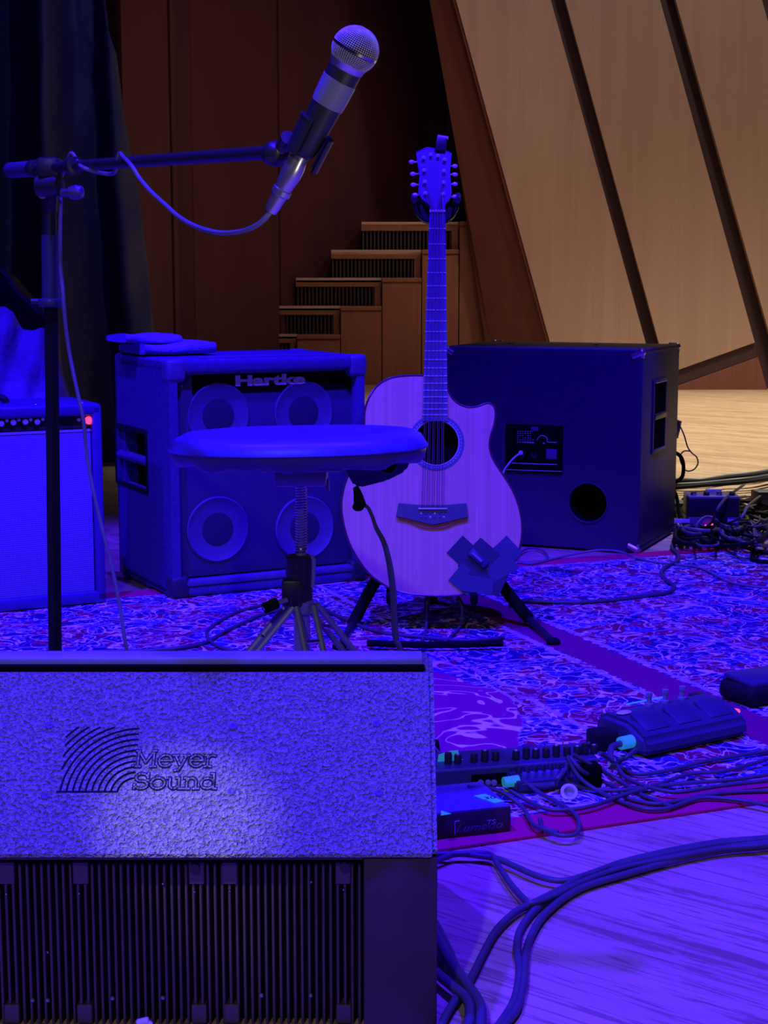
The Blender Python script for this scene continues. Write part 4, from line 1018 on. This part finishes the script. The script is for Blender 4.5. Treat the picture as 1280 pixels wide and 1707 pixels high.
MB().quadgrid(rows, True, True).build('seat_top', 'vinyl', thr, W=True, smooth=70)
rows = []
for (sc_, z_) in ((.985, -.016), (1.006, -.021), (1.0, -.028), (.985, -.035), (.96, -.040), (.93, -.043), (.5, -.046), (.1, -.047)):
    rr = []
    for k in range(72):
        a = 2*PI*k/72; x, y = seat_outline(a)
        zz = z_ + (.003*math.sin(a*9)+.002*math.sin(a*17) if z_ < -.03 else 0) + (.012*max(0, -math.cos(a)) if z_ < -.044 else 0)*(.6)
        rr.append(Vector((tc_.x+x*sc_, TY+y*sc_, tiltz(x*sc_, 0)+zz)))
    rows.append(rr)
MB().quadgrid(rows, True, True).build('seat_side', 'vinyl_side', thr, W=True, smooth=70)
MB().tube([Vector((tc_.x+seat_outline(2*PI*k/72)[0]*1.004, TY+seat_outline(2*PI*k/72)[1]*1.004, tiltz(seat_outline(2*PI*k/72)[0], 0)-.021)) for k in range(73)], .0022, 6, smooth=False).build('seat_piping', 'vinyl_side', thr, W=True)
X0 = P(502, 900, TY).x
def tzp(py): return P(500, py, TY).z
br_ = MB(); zc = (tzp(779)+tzp(806))/2; br_.box((P(505, 800, TY).x-.002, TY, zc), (.078, .08, tzp(779)-tzp(806)), bev=.004); br_.box((P(505, 800, TY).x, TY, tzp(777)), (.12, .11, .006), bev=.002)
br_.prism([P(535, 800, TY-.03), P(548, 800, TY-.03), P(549, 820, TY-.03), P(536, 808, TY-.03)], (0, .02, 0)); br_.build('seat_bracket', 'steel', thr, W=True)
MB().cyl((X0, TY, tzp(930)), (X0, TY, tzp(800)), .0080, seg=20).build('threaded_post', 'steel', thr, W=True)
nr = 26
mb = MB(); pts = []
for k in range(nr*10+1):
    a = 2*PI*k/10; z = tzp(922)+(tzp(806)-tzp(922))*k/(nr*10); pts.append((X0+.0086*math.cos(a), TY+.0086*math.sin(a), z))
mb.tube(pts, .0013, 5, smooth=False); mb.build('thread', 'chrome', thr, W=True)
slv = MB(); slv.lathe([(.017, 0), (.0205, .002), (.0215, tzp(925)-tzp(1003)-.003), (.0165, tzp(925)-tzp(1003))], Matrix.Translation((P(499, 960, TY).x, TY, tzp(1003))), 24)
slv.box((P(488, 985, TY).x, TY-.01, tzp(985)), (.032, .03, .042), bev=.005); slv.build('height_clamp', 'black', thr, W=True)
MB().tube([(P(520, 925, TY-.02).x, TY-.02, tzp(922)), (P(523, 935, TY-.02).x, TY-.02, tzp(935)), (P(521, 975, TY-.02).x, TY-.02, tzp(975))], .003, 8).build('clamp_hook', 'steel', thr, W=True)
MB().cyl((X0, TY, tzp(1003)), (X0, TY, tzp(1200)), .0128, seg=20).build('centre_tube', 'steel', thr, W=True)
wb0 = P(478, 1000, TY-.03); wb1 = P(440, 1014, TY-.05); MB().cyl(wb0, wb1, .004).build('wing_bolt', 'steel', thr, W=True); MB().cyl(P(462, 1005, TY-.04), wb1, .0085).build('bolt_grip', 'foam', thr, W=True)
colr = (X0, TY, tzp(1010)); MB().lathe([(.013, -.012), (.019, -.010), (.019, .010), (.013, .012)], Matrix.Translation(colr), 20).build('leg_collar', 'steel', thr, W=True)
zlow = tzp(1190); MB().lathe([(.013, -.012), (.019, -.010), (.019, .010), (.013, .012)], Matrix.Translation((X0, TY, zlow)), 20).build('lower_collar', 'steel', thr, W=True)
for ang_ in (50, 200, 290):
    a = math.radians(ang_); dx, dy = math.cos(a), math.sin(a)
    R3 = {50: .325, 200: .30, 290: .26}[ang_]
    nrm = Vector((-dy, dx, 0))
    foot_ = Vector((X0+dx*R3, TY+dy*R3, .020)); topj = Vector((X0+dx*.018, TY+dy*.018, tzp(1008)))
    mb = MB()
    for s_ in (-1, 1): mb.tube([topj+nrm*.014*s_, foot_+nrm*.014*s_], .0052, 8, smooth=False)
    L_ = mb.build('leg', 'steel', thr, W=True)
    mid = topj.lerp(foot_, .52); mb = MB()
    for s_ in (-1, 1): mb.tube([Vector((X0+dx*.018, TY+dy*.018, zlow))+nrm*.008*s_, mid+nrm*.008*s_], .0035, 8, smooth=False)
    mb.build('brace', 'steel', L_, W=True)
    for t in (.15, .3, .52):
        MB().cyl(topj.lerp(foot_, t)-nrm*.017, topj.lerp(foot_, t)+nrm*.017, .0035).build('rivet', 'chrome', L_, W=True)
    MB().cyl(foot_+Vector((0, 0, -.018)), foot_+Vector((0, 0, .02)), .018, .013).build('rubber_foot', 'foam', L_, W=True)
# seat shaker
sk = thing('seat_shaker', 'dark boxy shaker unit hanging below the right side of the drum throne', 'shaker', Matrix.Translation((P(625, 780, TY).x, TY, P(625, 812, TY).z)))
pl_ = [(568, 758), (682, 742), (686, 766), (676, 786), (644, 802), (600, 813), (590, 811), (577, 787)]
m_ = MB().prism([P(a, b, TY-.05) for a, b in pl_], (0, .11, 0)); bmesh.ops.bevel(m_.b, geom=list(m_.b.edges), offset=.004, segments=2, affect='EDGES'); m_.build('housing', 'shaker', sk, W=True)
MB().lathe([(.001, .004), (.009, .004), (.012, .002), (.012, -.004)], frm((0, -1, 0), P(647, 775, TY-.05)), 20).build('knob', 'hole', sk, W=True)
MB().box(P(622, 752, TY), (.07, .07, .012), bev=.002).build('mounting_plate', 'black', sk, W=True)
cb = thing('shaker_cable', 'black cable hanging from the throne shaker down to the rug in front of the guitar', 'cable', fl(672, 1300))
MB().tube([P(593, 812, TY-.045), P(597, 826, TY-.05), P(600, 843, TY-.05)], lambda t: .004+.006*t, 10).sphere(P(597, 845, TY-.05), .0085, (1.1, 1, .8), 10).build('plug', 'foam', cb, W=True)
MB().tube([P(602, 843, TY-.05), P(612, 845, TY-.05), P(620, 860, TY-.05), P(627, 880, TY-.05), P(640, 905, TY-.05), P(649, 940, TY-.05), P(655, 985, TY-.05), P(657, 1030, TY-.05), P(660, 1065, TY-.05), P(669, 1100, TY-.05), fl(690, 1300, .06), fl(690, 1390, .005), fl(640, 1400, .005)], lambda t: .0028+.0022*min(1, max(0, t*4-.8))-.0018*max(0, min(1, t*4-2.6)), 8).build('cord', 'rubber', cb, W=True)
# ================================================================ CABLES ON THE FLOOR
def cable(label, pts, r=.0045, m='rubber', z=.0, group=None, name='cable', rugz=True):
    pp_ = []
    for q in pts:
        if len(q) == 2: pp_.append(fl(q[0], q[1], r+z+(.0065 if rugz else 0)))
        elif isinstance(q, Vector): pp_.append(q)
        else: pp_.append(fl(q[0], q[1], q[2]+r+(.0065 if rugz else 0)))
    o = MB().tube(pp_, r, 8, 6).build(name, m, smooth=60); tag(setorigin(o), label, 'cable', group); return o
# two jack cables under the guitar
for i, (lab, a, pts) in enumerate((('left of two plugged leads hanging from the bottom of the acoustic guitar', (712, 997), [(711, 1035), (708, 1058), (700, 1070)]), ('right of two plugged leads hanging from the bottom of the acoustic guitar', (763, 997), [(770, 1025), (766, 1045), (752, 1060), (742, 1070)]))):
    c_ = thing('guitar_lead', lab, 'cable', fl(*pts[-1]))
    q = P(*a, 3.64); MB().cyl(q, P(pts[0][0], pts[0][1]-14, 3.63), .006, .0075).cyl(P(a[0], a[1]-8, 3.64), q, .004).build('jack_plug', 'black', c_, W=True)
    MB().tube([P(pts[0][0], pts[0][1]-16, 3.63), P(pts[0][0], pts[0][1], 3.63), *[fl(x, y, .012) for x, y in pts[1:]], fl(pts[-1][0]-25, pts[-1][1]+6, .011), fl(pts[-1][0]-70, pts[-1][1]+2, .011)], .0032, 8).build('cord', 'rubber', c_, W=True)
# white signal cable of the right cabinet
c_ = thing('speaker_cable', 'thin pale cable plugged into the connection panel of the right speaker cabinet', 'cable', fl(838, 935))
q = CMx @ on(CMx, 868, 755, -.02); MB().cyl(CMx @ on(CMx, 868, 755, -.005), q, .008, .006).build('plug', 'white', c_, W=True)
MB().tube([q, CMx @ on(CMx, 858, 762, -.04), CMx @ on(CMx, 848, 773, -.05), CMx @ on(CMx, 838, 790, -.05), CMx @ on(CMx, 825, 840, -.04), fl(830, 925, .012), fl(860, 938, .012)], .0030, 8).build('cord', 'white', c_, W=True)
cable('grey cable looping beside the guitar, along the front of the right cabinet', [(858, 938), (905, 936), (912, 925), (900, 916), (882, 914), (866, 922), (862, 934), (885, 940), (930, 930), (965, 922, .01), (1000, 917, .02), (1035, 920, .02), (1060, 930), (1090, 937), (1130, 941), (1170, 948), (1215, 970), (1260, 978), (1300, 980)], .0035, 'rubber_grey')
cable('dark cable curling from the tangle across the rug behind the guitar stand', [(1190, 900), (1150, 902), (1125, 905), (1120, 914), (1130, 925), (1128, 936), (1112, 943), (1102, 955), (1112, 968), (1124, 978), (1110, 988), (1075, 993), (1020, 1000), (960, 1004), (900, 1003), (870, 1002), (850, 1010)], .0055)
cable('cable on the rug running from the guitar stand left past the throne', [(840, 1062), (780, 1068), (700, 1062), (620, 1050), (560, 1025), (520, 1010), (450, 1020), (380, 1050), (330, 1075), (240, 1085), (120, 1090)], .0045)
cable('thin cable curving on the rug left of the drum throne post', [(475, 1000), (430, 1010), (390, 1022), (352, 1045), (345, 1060), (365, 1078), (420, 1090), (480, 1092)], .004)
# foreground cable bundle
fore = [
 ([(1600, 1372), (1340, 1395), (1280, 1405), (1200, 1412), (1120, 1428), (1040, 1448), (960, 1475), (905, 1505), (870, 1545), (862, 1580), (866, 1620), (858, 1665), (835, 1705), (800, 1750)], 'foreground cable curving from the right edge round to the bottom, rightmost of the bundle', .0052),
 ([(1600, 1380), (1340, 1400), (1280, 1411), (1200, 1419), (1120, 1436), (1040, 1458), (965, 1482), (912, 1520), (885, 1560), (875, 1600), (872, 1640), (862, 1680), (840, 1710), (820, 1750)], 'foreground cable just inside the rightmost strand of the loose bundle on the bare floor', .0052),
 ([(1600, 1362), (1340, 1390), (1280, 1399), (1200, 1407), (1120, 1422), (1040, 1440), (975, 1460), (930, 1485), (890, 1505), (860, 1520), (828, 1550), (805, 1590), (785, 1630), (760, 1665), (735, 1710), (720, 1760)], 'foreground cable branching left off the bundle and dropping towards the corner of the floor monitor', .0050),
 ([(1600, 1354), (1340, 1385), (1280, 1396), (1200, 1403), (1120, 1417), (1040, 1436), (985, 1456), (940, 1468), (900, 1462), (860, 1445), (830, 1432), (800, 1427), (760, 1424), (725, 1436)], 'foreground cable leaving the bundle along the rug edge towards the floor monitor', .0046),
 ([(725, 1424), (770, 1423), (815, 1424), (832, 1445), (850, 1472), (875, 1500), (890, 1505), (925, 1492), (975, 1468), (1040, 1446), (1120, 1430), (1200, 1415), (1280, 1408), (1340, 1398), (1600, 1366)], 'foreground cable crossing diagonally from the rug edge down into the bundle', .0044)]
for i, (pts, lab, r) in enumerate(fore): cable(lab, [(a, b, .0015+.002*i) for a, b in pts], r, rugz=False)
knot = ['outermost thick cable leaving the monitor corner and bending straight down', 'second cable from the left in the knot at the monitor corner', 'lowest cable of the knot, coming out at the very bottom of the monitor edge', 'thick cable with the widest bend in the knot beside the monitor corner']
for i, pts in enumerate(([(725, 1540), (745, 1580), (765, 1625), (785, 1655), (795, 1690), (790, 1730)], [(725, 1575), (748, 1610), (775, 1645), (790, 1670), (785, 1710), (770, 1745)], [(725, 1620), (755, 1645), (780, 1668), (782, 1705), (765, 1745)], [(725, 1555), (750, 1600), (778, 1640), (800, 1675), (800, 1720), (790, 1760)])):
    cable(knot[i], [(a, b, .002+.004*i) for a, b in pts], .0062, rugz=False)
# cables among the pedals
pc_list = [
 ([(950, 1262, .05), (970, 1285, .03), (1000, 1300), (1030, 1315), (1045, 1330), (1090, 1340), (1130, 1335), (1200, 1322), (1290, 1318)], 'cable arching from the pedal row and running right along the red rug edge'),
 ([(955, 1258, .05), (985, 1275, .03), (1030, 1300), (1070, 1325), (1120, 1345)], 'short cable falling from the pedal row towards the red rug border'),
 ([(945, 1262, .05), (965, 1295, .02), (1000, 1320), (1060, 1345), (1110, 1348), (1170, 1330), (1240, 1335), (1290, 1345)], 'lowest cable sweeping from the pedal row to the right edge'),
 ([(1000, 1255, .03), (1030, 1275), (1060, 1290), (1110, 1285), (1180, 1268), (1290, 1250)], 'cable running right past the front of the long foot controller'),
 ([(1290, 1290), (1220, 1300), (1150, 1305), (1080, 1312), (1020, 1318), (960, 1310), (935, 1290, .02)], 'cable crossing the rug between the small pedal and the right edge'),
 ([(870, 1300, .01), (900, 1322), (950, 1350), (965, 1370), (960, 1390), (930, 1392), (905, 1380), (900, 1365)], 'cable loop lying on the rug edge right of the dark case'),
 ([(850, 1318, .01), (880, 1335), (920, 1350), (980, 1345), (1040, 1325), (1090, 1310), (1150, 1290), (1210, 1285), (1290, 1262)], 'cable running diagonally behind the small white ring'),
 ([(780, 1312, .03), (830, 1318, .02), (870, 1345), (890, 1375), (930, 1388)], 'cable draped behind the dark case and curving to the rug border'),
 ([(1060, 1250, .02), (1045, 1262, .02), (1030, 1275), (1050, 1300), (1120, 1320), (1200, 1310), (1290, 1300)], 'cable looping under the green taped plug of the long foot controller')]
for i, (pts, lab) in enumerate(pc_list): cable(lab, [(q[0], q[1], (q[2] if len(q) > 2 else 0)+.001*i) for q in pts], .0036)
# ================================================================ PEDALS
def pedal_frame(px, py, yaw_=22): return frame(fl(px, py, .0065), math.radians(yaw_))
# dark case with writing
KM = pedal_frame(852, 1386, 17); kw = .20; kd = .125; kh = on(KM, 852, 1345).z
kc = thing('tape_marked_case', 'low dark case with white handwriting and green tape beside the floor monitor', 'case', KM)
MB().box((-kw/2, kd/2, kh/2), (kw, kd, kh), bev=.003).build('case_body', 'plum', kc)
MB().box((-kw/2, kd/2, kh+.0005), (kw-.006, kd-.006, .002), bev=.0005, seg=1).build('lid', 'pedal_top', kc, smooth=0)
a = on(KM, 760, 1388, -.001); b = on(KM, 802, 1372, -.001); text('Lumedo', .075*(b.x-a.x)/.04, .011, 'edge', kc, Matrix.Translation((a.x, -.0006, a.z)), depth=.0004, shear=.35, name='handwriting')
a = on(KM, 812, 1375, -.001); text('TS', .014, .007, 'badge', kc, Matrix.Translation((a.x, -.0006, a.z)), depth=.0004, shear=.2, name='handwriting')
mb = MB(); a0__ = on(KM, 758, 1391, -.001); a1__ = on(KM, 758, 1370, -.001)
mb.tube([a0__, a1__], .0008, 5, smooth=False).tube([a1__, a1__+Vector((.008, 0, .001))], .0008, 5, smooth=False).build('pen_stroke', 'badge', kc)
KT = KM @ Matrix.Translation((0, 0, kh+.002))
def ont(Mx, px, py):
    Mi = Mx.inverted(); o = Mi @ EYE; d = Mi.to_3x3() @ ray(px, py); return o+d*((0-o.z)/d.z)
def tapepoly(Mx, pxs, parent, lift, m='greentape', name='tape_strip', label=None):
    MB().prism([(Mx @ (ont(Mx, *q)+Vector((0, 0, .0002)))) for q in pxs], (0, 0, .0006)).build(name, m, parent, W=True, smooth=0, label=label)
tapepoly(KT, [(790, 1327), (808, 1324), (840, 1336), (824, 1339)], kc, 0); tapepoly(KT, [(735, 1352), (752, 1357), (735, 1360)], kc, 0)
a = ont(KT, 814, 1331.5); text('30', .018, .010, 'groove', kc, Matrix.Translation((a.x-.006, a.y-.004, kh+.0032)) @ Matrix.Rotation(-PI/2, 4, 'X') , depth=.0002, name='tape_writing')
# long pedal unit with a row of knobs (rear)
LM = pedal_frame(738, 1318, 13)
Lx1 = on(LM, 1002, 1250).x; Lx0 = -.06
lk = thing('effects_mixer', 'long dark effects unit with a row of knobs along its top, behind the dark case', 'pedal', LM)
Lh = .031
m_ = MB(); m_.prism([(Lx0, 0.0, 0), (Lx0, .0, Lh), (Lx0, .085, Lh+.006), (Lx0, .085, 0)], (Lx1*.42-Lx0, 0, 0)); m_.build('chassis', 'pedal', lk, smooth=0)
m_ = MB(); m_.prism([(Lx1*.40, .014, .018), (Lx1*.40, .014, Lh), (Lx1*.40, .085, Lh+.006), (Lx1*.40, .085, .018)], (Lx1*.60, 0, 0)); m_.build('top_shelf', 'pedal', lk, smooth=0)
MB().box(((Lx0+Lx1)/2, .004, Lh), (Lx1-Lx0, .004, .006), bev=.001).build('front_rail', 'edge', lk)
for k, px in enumerate((747, 763, 790, 808, 826, 860, 877, 893, 910, 927, 945, 962, 975, 990)):
    q = on(LM, px, 1275-(px-740)*.125, .035); z0 = Lh+.003
    hh_ = .014+.004*(k % 3 == 0)
    kk = MB().lathe([(.0065, 0), (.0065, hh_*.8), (.0055, hh_), (.001, hh_)], Matrix.Translation((q.x, .035, z0)), 12).build('knob', 'black', lk)
    if k % 2: MB().sphere((q.x, .035, z0+hh_), .003, (1, 1, .5), 8).build('knob_pointer', 'badge', kk)
MB().box((on(LM, 815, 1300).x, .0, .014), (.06, .006, .018), bev=.002).build('display', 'hole', lk)
for px in (785, 797): MB().sphere(on(LM, px, 1311, -.003), .0028, seg=8).build('indicator', 'red_led' if px < 0 else 'badge', lk)
for px in (800, 812, 822): MB().lathe([(.005, 0), (.005, .006), (.003, .007), (.001, .007)], Matrix.Translation(on(LM, px, 1303, 0)) @ Matrix.Rotation(PI/2, 4, 'X'), 12).build('socket', 'steel', lk)
MB().tube([on(LM, 938, 1235, .05), on(LM, 940, 1265, .05)], .0012, 6, smooth=False).build('antenna', 'steel', lk)
T1 = LM @ Matrix.Translation((0, 0, Lh+.006))
q0 = LM @ on(LM, 734, 1281, .07); 
MB().prism([on(LM, a, b-2, .046) for a, b in ((728, 1282), (731, 1260), (751, 1254), (763, 1253), (768, 1267), (778, 1271), (762, 1274), (750, 1280))], (0, .0008, 0)).build('tape_flag', 'greentape', lk, smooth=0, label='piece of bright green tape standing up')
# small pedal in front
SMx = pedal_frame(985, 1312, 17)
sw0 = on(SMx, 862, 1312).x
spd = thing('effects_pedal', 'small dark multi-knob pedal with a green taped plug, in front of the long effects unit', 'pedal', SMx)
m_ = MB(); m_.prism([(sw0, 0, .002), (sw0, .0, .018), (sw0, .06, .024), (sw0, .06, .002)], (-sw0-.018, 0, 0)); bmesh.ops.bevel(m_.b, geom=list(m_.b.edges), offset=.003, segments=2, affect='EDGES'); m_.build('enclosure', 'pedal', spd)
for k in range(7):
    for j in (0, 1):
        q = (sw0+.02+k*(-sw0-.04)/6.5, .018+.024*j, .021+.003*j)
        MB().lathe([(.005, -.002), (.0048, .006), (.004, .008), (.001, .008)], Matrix.Translation(q), 10).build('knob', 'cone_dark' if j else 'pedal_top', spd)
q = on(SMx, 860, 1302, .02)
pg = MB().cyl(q+Vector((.004, 0, 0)), q+Vector((-.022, 0, 0)), .0095, .0085).build('plug_collar', 'greentape', spd)
MB().box((-.02, .03, .028), (.016, .03, .012), bev=.002).build('side_switch', 'mahogany', spd)
MB().tube([q+Vector((0, -.012, 0)), q+Vector((.03, -.020, -.004)), q+Vector((.06, -.022, -.004)), on(SMx, 930, 1298, -.02), on(SMx, 944, 1280, .0), on(SMx, 948, 1262, .03)], .004, 8).build('patch_lead', 'rubber', spd)
MB().box(on(SMx, 984, 1292, .01), (.03, .03, .04), bev=.004).build('end_block', 'hole', spd)
ob = MB().lathe([(.009, 0), (.0135, .001), (.014, .006), (.009, .008), (.0082, .004), (.009, 0)], frm((0, -.75, .6), fl(948, 1322, .012)), 20).build('white_ring', 'white'); tag(setorigin(ob), 'small white crumpled ring on the rug in front of the small pedal', 'ring')
ob = MB().box(fl(1023, 1276, .012), (.022, .012, .008), Matrix.Rotation(.35, 3, 'Y'), bev=.002).build('cable_tag', 'white'); tag(setorigin(ob), 'small white tag among the cables right of the pedal row', 'tag')
ob = MB().prism([fl(1040+a, 1220+b, .008) for a, b in ((-6, 2), (3, -2), (5, 0), (-3, 4))], (0, 0, .001)).build('paper_scrap', 'paper', smooth=0); tag(setorigin(ob), 'small white paper scrap behind the long foot controller', 'paper')
# small black adapter
ob = thing('power_adapter', 'small black power adapter block at the left end of the long foot controller', 'adapter', pedal_frame(1052, 1252, 17))
MB().box((-.035, .03, .017), (.062, .04, .034), bev=.004).build('adapter_case', 'matte', ob)
MB().tube([(-.066, .03, .012), (-.09, .02, .006), (-.12, .01, .004), (-.15, .03, .004)], .003, 8).build('adapter_lead', 'rubber', ob)
# long foot controller
QM = pedal_frame(1075, 1268, 33); qw = (QM.inverted() @ fl(1212, 1222)).x
fc = thing('foot_controller', 'long dark foot controller with three raised switches and a green taped plug', 'pedal', QM)
print('foot controller width', qw)
m_ = MB(); m_.prism([(0, 0, .004), (0, .004, .034), (0, .05, .056), (0, .12, .058), (0, .135, .045), (0, .135, .004)], (qw, 0, 0)); bmesh.ops.bevel(m_.b, geom=list(m_.b.edges), offset=.009, segments=3, affect='EDGES'); m_.build('enclosure', 'pedal', fc)
for k in range(3): MB().box((qw*(.2+.3*k), .045, .052), (qw*.22, .05, .006), Matrix.Rotation(.42, 3, 'X'), bev=.002).build('display_window', 'pedal', fc)
for px, py in ((1081, 1200), (1108, 1192), (1136, 1183)):
    q = on(QM, px, py, .105)
    MB().lathe([(.008, -.006), (.008, .004), (.005, .005), (.0046, .016), (.0062, .018), (.0062, .024), (.001, .025)], Matrix.Translation((q.x, .105, .058)), 12).build('foot_switch', 'steel', fc)
MB().sphere((0.03, .09, .060), .012, (1.4, .8, .3), 10).build('top_sticker', 'paper', fc); 
MB().box((qw*.95, .125, .05), (.03, .02, .012), bev=.003).build('corner_guard', 'black', fc)
q = QM.inverted() @ fl(1207, 1196, .035); MB().lathe([(.007, 0), (.004, .010), (.001, .012)], Matrix.Translation((qw+.008, q.y if abs(q.y) < .2 else .1, .035)) @ Matrix.Rotation(PI/2, 4, 'Y'), 10).build('end_light', 'jewel', fc, label='orange-pink light at the right end')
MB().cyl((-.026, .035, .026), (.0, .035, .026), .0115, .0115).build('plug_collar', 'greentape', fc)
MB().tube([(-.024, .035, .026), (-.05, .03, .024), (-.07, .01, .012), (-.08, -.01, .005)], .006, 8).build('plug_lead', 'rubber', fc)
mb = MB().prism([(qw*.25, .118, .062), (qw*.62, .118, .062), (qw*.62, .124, .062), (qw*.25, .124, .062)], (0, 0, .001)); mb.build('tape_strip', 'greentape', fc, smooth=0)
# dark object at right edge
ob = thing('volume_pedal', 'dark rounded foot pedal cut by the right edge on the rug', 'pedal', pedal_frame(1268, 1184, 30))
m_ = MB().box((.06, .06, .022), (.15, .10, .040), bev=.014, seg=3); m_.build('base', 'matte', ob); MB().box((.06, .06, .046), (.13, .085, .010), Matrix.Rotation(.08, 3, 'X'), bev=.004).build('treadle', 'pedal', ob)
# ================================================================ TANGLE BEHIND ON THE RIGHT
JM = frame(fl(1146, 900), math.radians(-2)); 
jw_ = on(JM, 1232, 890).x
jb = thing('junction_box', 'grey-topped black junction box with sockets standing in the cable tangle at right', 'box', JM)
sc_ = 2600/JM.translation.y; print('tangle Y', JM.translation.y)
MB().box((jw_/2, .06, .105), (jw_, .11, .060), bev=.004).build('housing', 'black', jb)
MB().box((jw_/2, .06, .137), (jw_, .11, .008), bev=.002).build('lid', 'steel', jb)
MB().box((jw_*.5, .055, .037), (jw_*1.0, .10, .074), bev=.004).build('lower_unit', 'rubber_grey', jb)
for k in range(4):
    MB().lathe([(.010, 0), (.010, .008), (.006, .012), (.001, .012)], Matrix.Translation((jw_*(.12+.25*k), .03, .141)), 14).build('socket', 'black' if k % 2 else 'chrome', jb)
MB().box((jw_*.55, .07, .150), (.05, .02, .012), bev=.002).build('label_strip', 'white', jb)
for x_, w_ in ((-.02, .05), (jw_*.52, .02), (jw_*.78, .06)): MB().box((x_, -.001, .062), (w_, .004, .013), bev=.001).build('marking_tape', 'white', jb)
for x_, z_ in ((.055, .045), (.075, .050), (.10, .046)): MB().sphere((x_, -.004, z_), .005, seg=8).build('indicator_lamp', 'red_led', jb)
MB().box((jw_*.52+.015, -.006, .05), (.045, .02, .06), bev=.004).build('black_plug', 'matte', jb)
# second small units
for (px, py, w_, h_, lab) in ((1290, 862, .12, .09, 'grey equipment box at the right edge beyond the cable tangle'), (1136, 862, .07, .05, 'low grey socket block beside the lower right corner of the speaker cabinet')):
    t_ = thing('socket_block', lab, 'box', frame(fl(px, py), .1)); MB().box((0, .04, h_/2), (w_, .08, h_), bev=.004).build('housing', 'rubber_grey', t_); MB().box((0, -.001, h_*.6), (w_*.8, .004, h_*.25), bev=.001).build('face_plate', 'steel', t_)
# thick bundle arriving from the right
for k, (dy, r, m__) in enumerate(((0, .012, 'matte'), (5, .010, 'rubber'), (-4, .008, 'rubber_grey'), (9, .008, 'matte'), (2, .007, 'rubber_grey'))):
    cable('black multicore cable in the thick bundle crossing the pale floor at right', [(1500, 765+dy, .0), (1400, 775+dy, .0), (1300, 786+dy, .03), (1255, 793+dy, .035), (1215, 797+dy, .03), (1170, 803+dy*.7, .025), (1130, 804+dy, .02), (1110, 806+dy, .01), (1085, 812+dy, .0)], r, m__, rugz=False, group='thick cable bundle on the pale floor')
random.seed(21)
def blob_cable(k):
    cx_, cy_ = random.uniform(1140, 1290), random.uniform(838, 905); pts = []
    a0 = random.uniform(0, 2*PI); rx, ry = random.uniform(25, 85), random.uniform(8, 26)
    n = random.randint(7, 14)
    for i in range(n):
        a = a0+i*.75; f = random.uniform(.55, 1.15)
        px = cx_+rx*f*math.cos(a); py = cy_+ry*f*math.sin(a)
        px = max(px, 1130+random.uniform(0, 12)); py = min(max(py, 815), 914)
        pts.append((px, py, random.uniform(0, .05)))
    return pts
for k in range(34):
    mm = random.choice(['matte', 'rubber', 'rubber', 'rubber_grey', 'matte']); 
    cable('thin cable in the tangled heap on the floor beside the right speaker cabinet', blob_cable(k), random.choice([.0035, .0045, .0055, .007]), mm, rugz=False, group='tangled cables at right')
for i, pts in enumerate(([(1240, 808, .10), (1210, 830, .14), (1195, 850, .13), (1185, 872, .06), (1165, 885, .02)], [(1285, 815, .03), (1250, 840, .10), (1235, 862, .10), (1205, 876, .03), (1180, 890, .01)], [(1168, 905, .0), (1160, 880, .05), (1175, 862, .08), (1195, 868, .07), (1210, 895, .01)])):
    cable(['thin cable rising over the lid of the junction box', 'pale cable arching in front of the right end of the junction box', 'cable looping up in front of the red indicator lamps'][i], pts, .0045, 'rubber_grey' if i else 'rubber', rugz=False)
cable('red-striped lead lying at the far rug edge below the tangle', [(1130, 905), (1170, 898), (1220, 906), (1260, 918), (1300, 922)], .006, 'matte')
cable('black lead along the far rug edge at the right', [(1290, 925), (1262, 920), (1255, 925), (1258, 934), (1300, 938)], .006, 'matte')
# grey connector and thin cord beside the cabinet
gc = thing('power_plug', 'grey plug with thin looping cord beyond the right speaker cabinet', 'plug', Matrix.Translation(P(1128, 712, 5.30)))
q = P(1124, 712, 5.30)
MB().cyl(P(1100, 714, 5.30), P(1131, 710, 5.30), .026, .022, 20).cyl(P(1120, 728, 5.30), P(1128, 700, 5.30), .022, .018, 16).build('plug_body', 'rubber_grey', gc, W=True)
MB().cyl(P(1126, 720, 5.29), P(1121, 735, 5.29), .012, .008).build('strain_relief', 'black', gc, W=True)
MB().tube([P(1132, 708, 5.29), P(1140, 725, 5.29), P(1146, 745, 5.28), P(1153, 755, 5.28), P(1161, 762, 5.27), P(1163, 773, 5.27), P(1156, 783, 5.27), P(1145, 785, 5.27), P(1138, 778, 5.27), P(1133, 762, 5.28), P(1140, 752, 5.29), P(1150, 752, 5.29)], .0026, 6).build('thin_cord', 'rubber_grey', gc, W=True)
ob = MB().tube([P(1085, 748, 5.25), P(1110, 750, 5.25), P(1126, 755, 5.25), P(1135, 762, 5.25), P(1139, 775, 5.25), P(1138, 792, 5.24), P(1132, 800, 5.24), P(1120, 810, 5.24), P(1128, 830, 5.2), fl(1135, 880, .01)], .0065, 8).build('cable', 'matte', smooth=60); tag(setorigin(ob), 'black cord curving out behind the right speaker cabinet below the grey plug', 'cable')
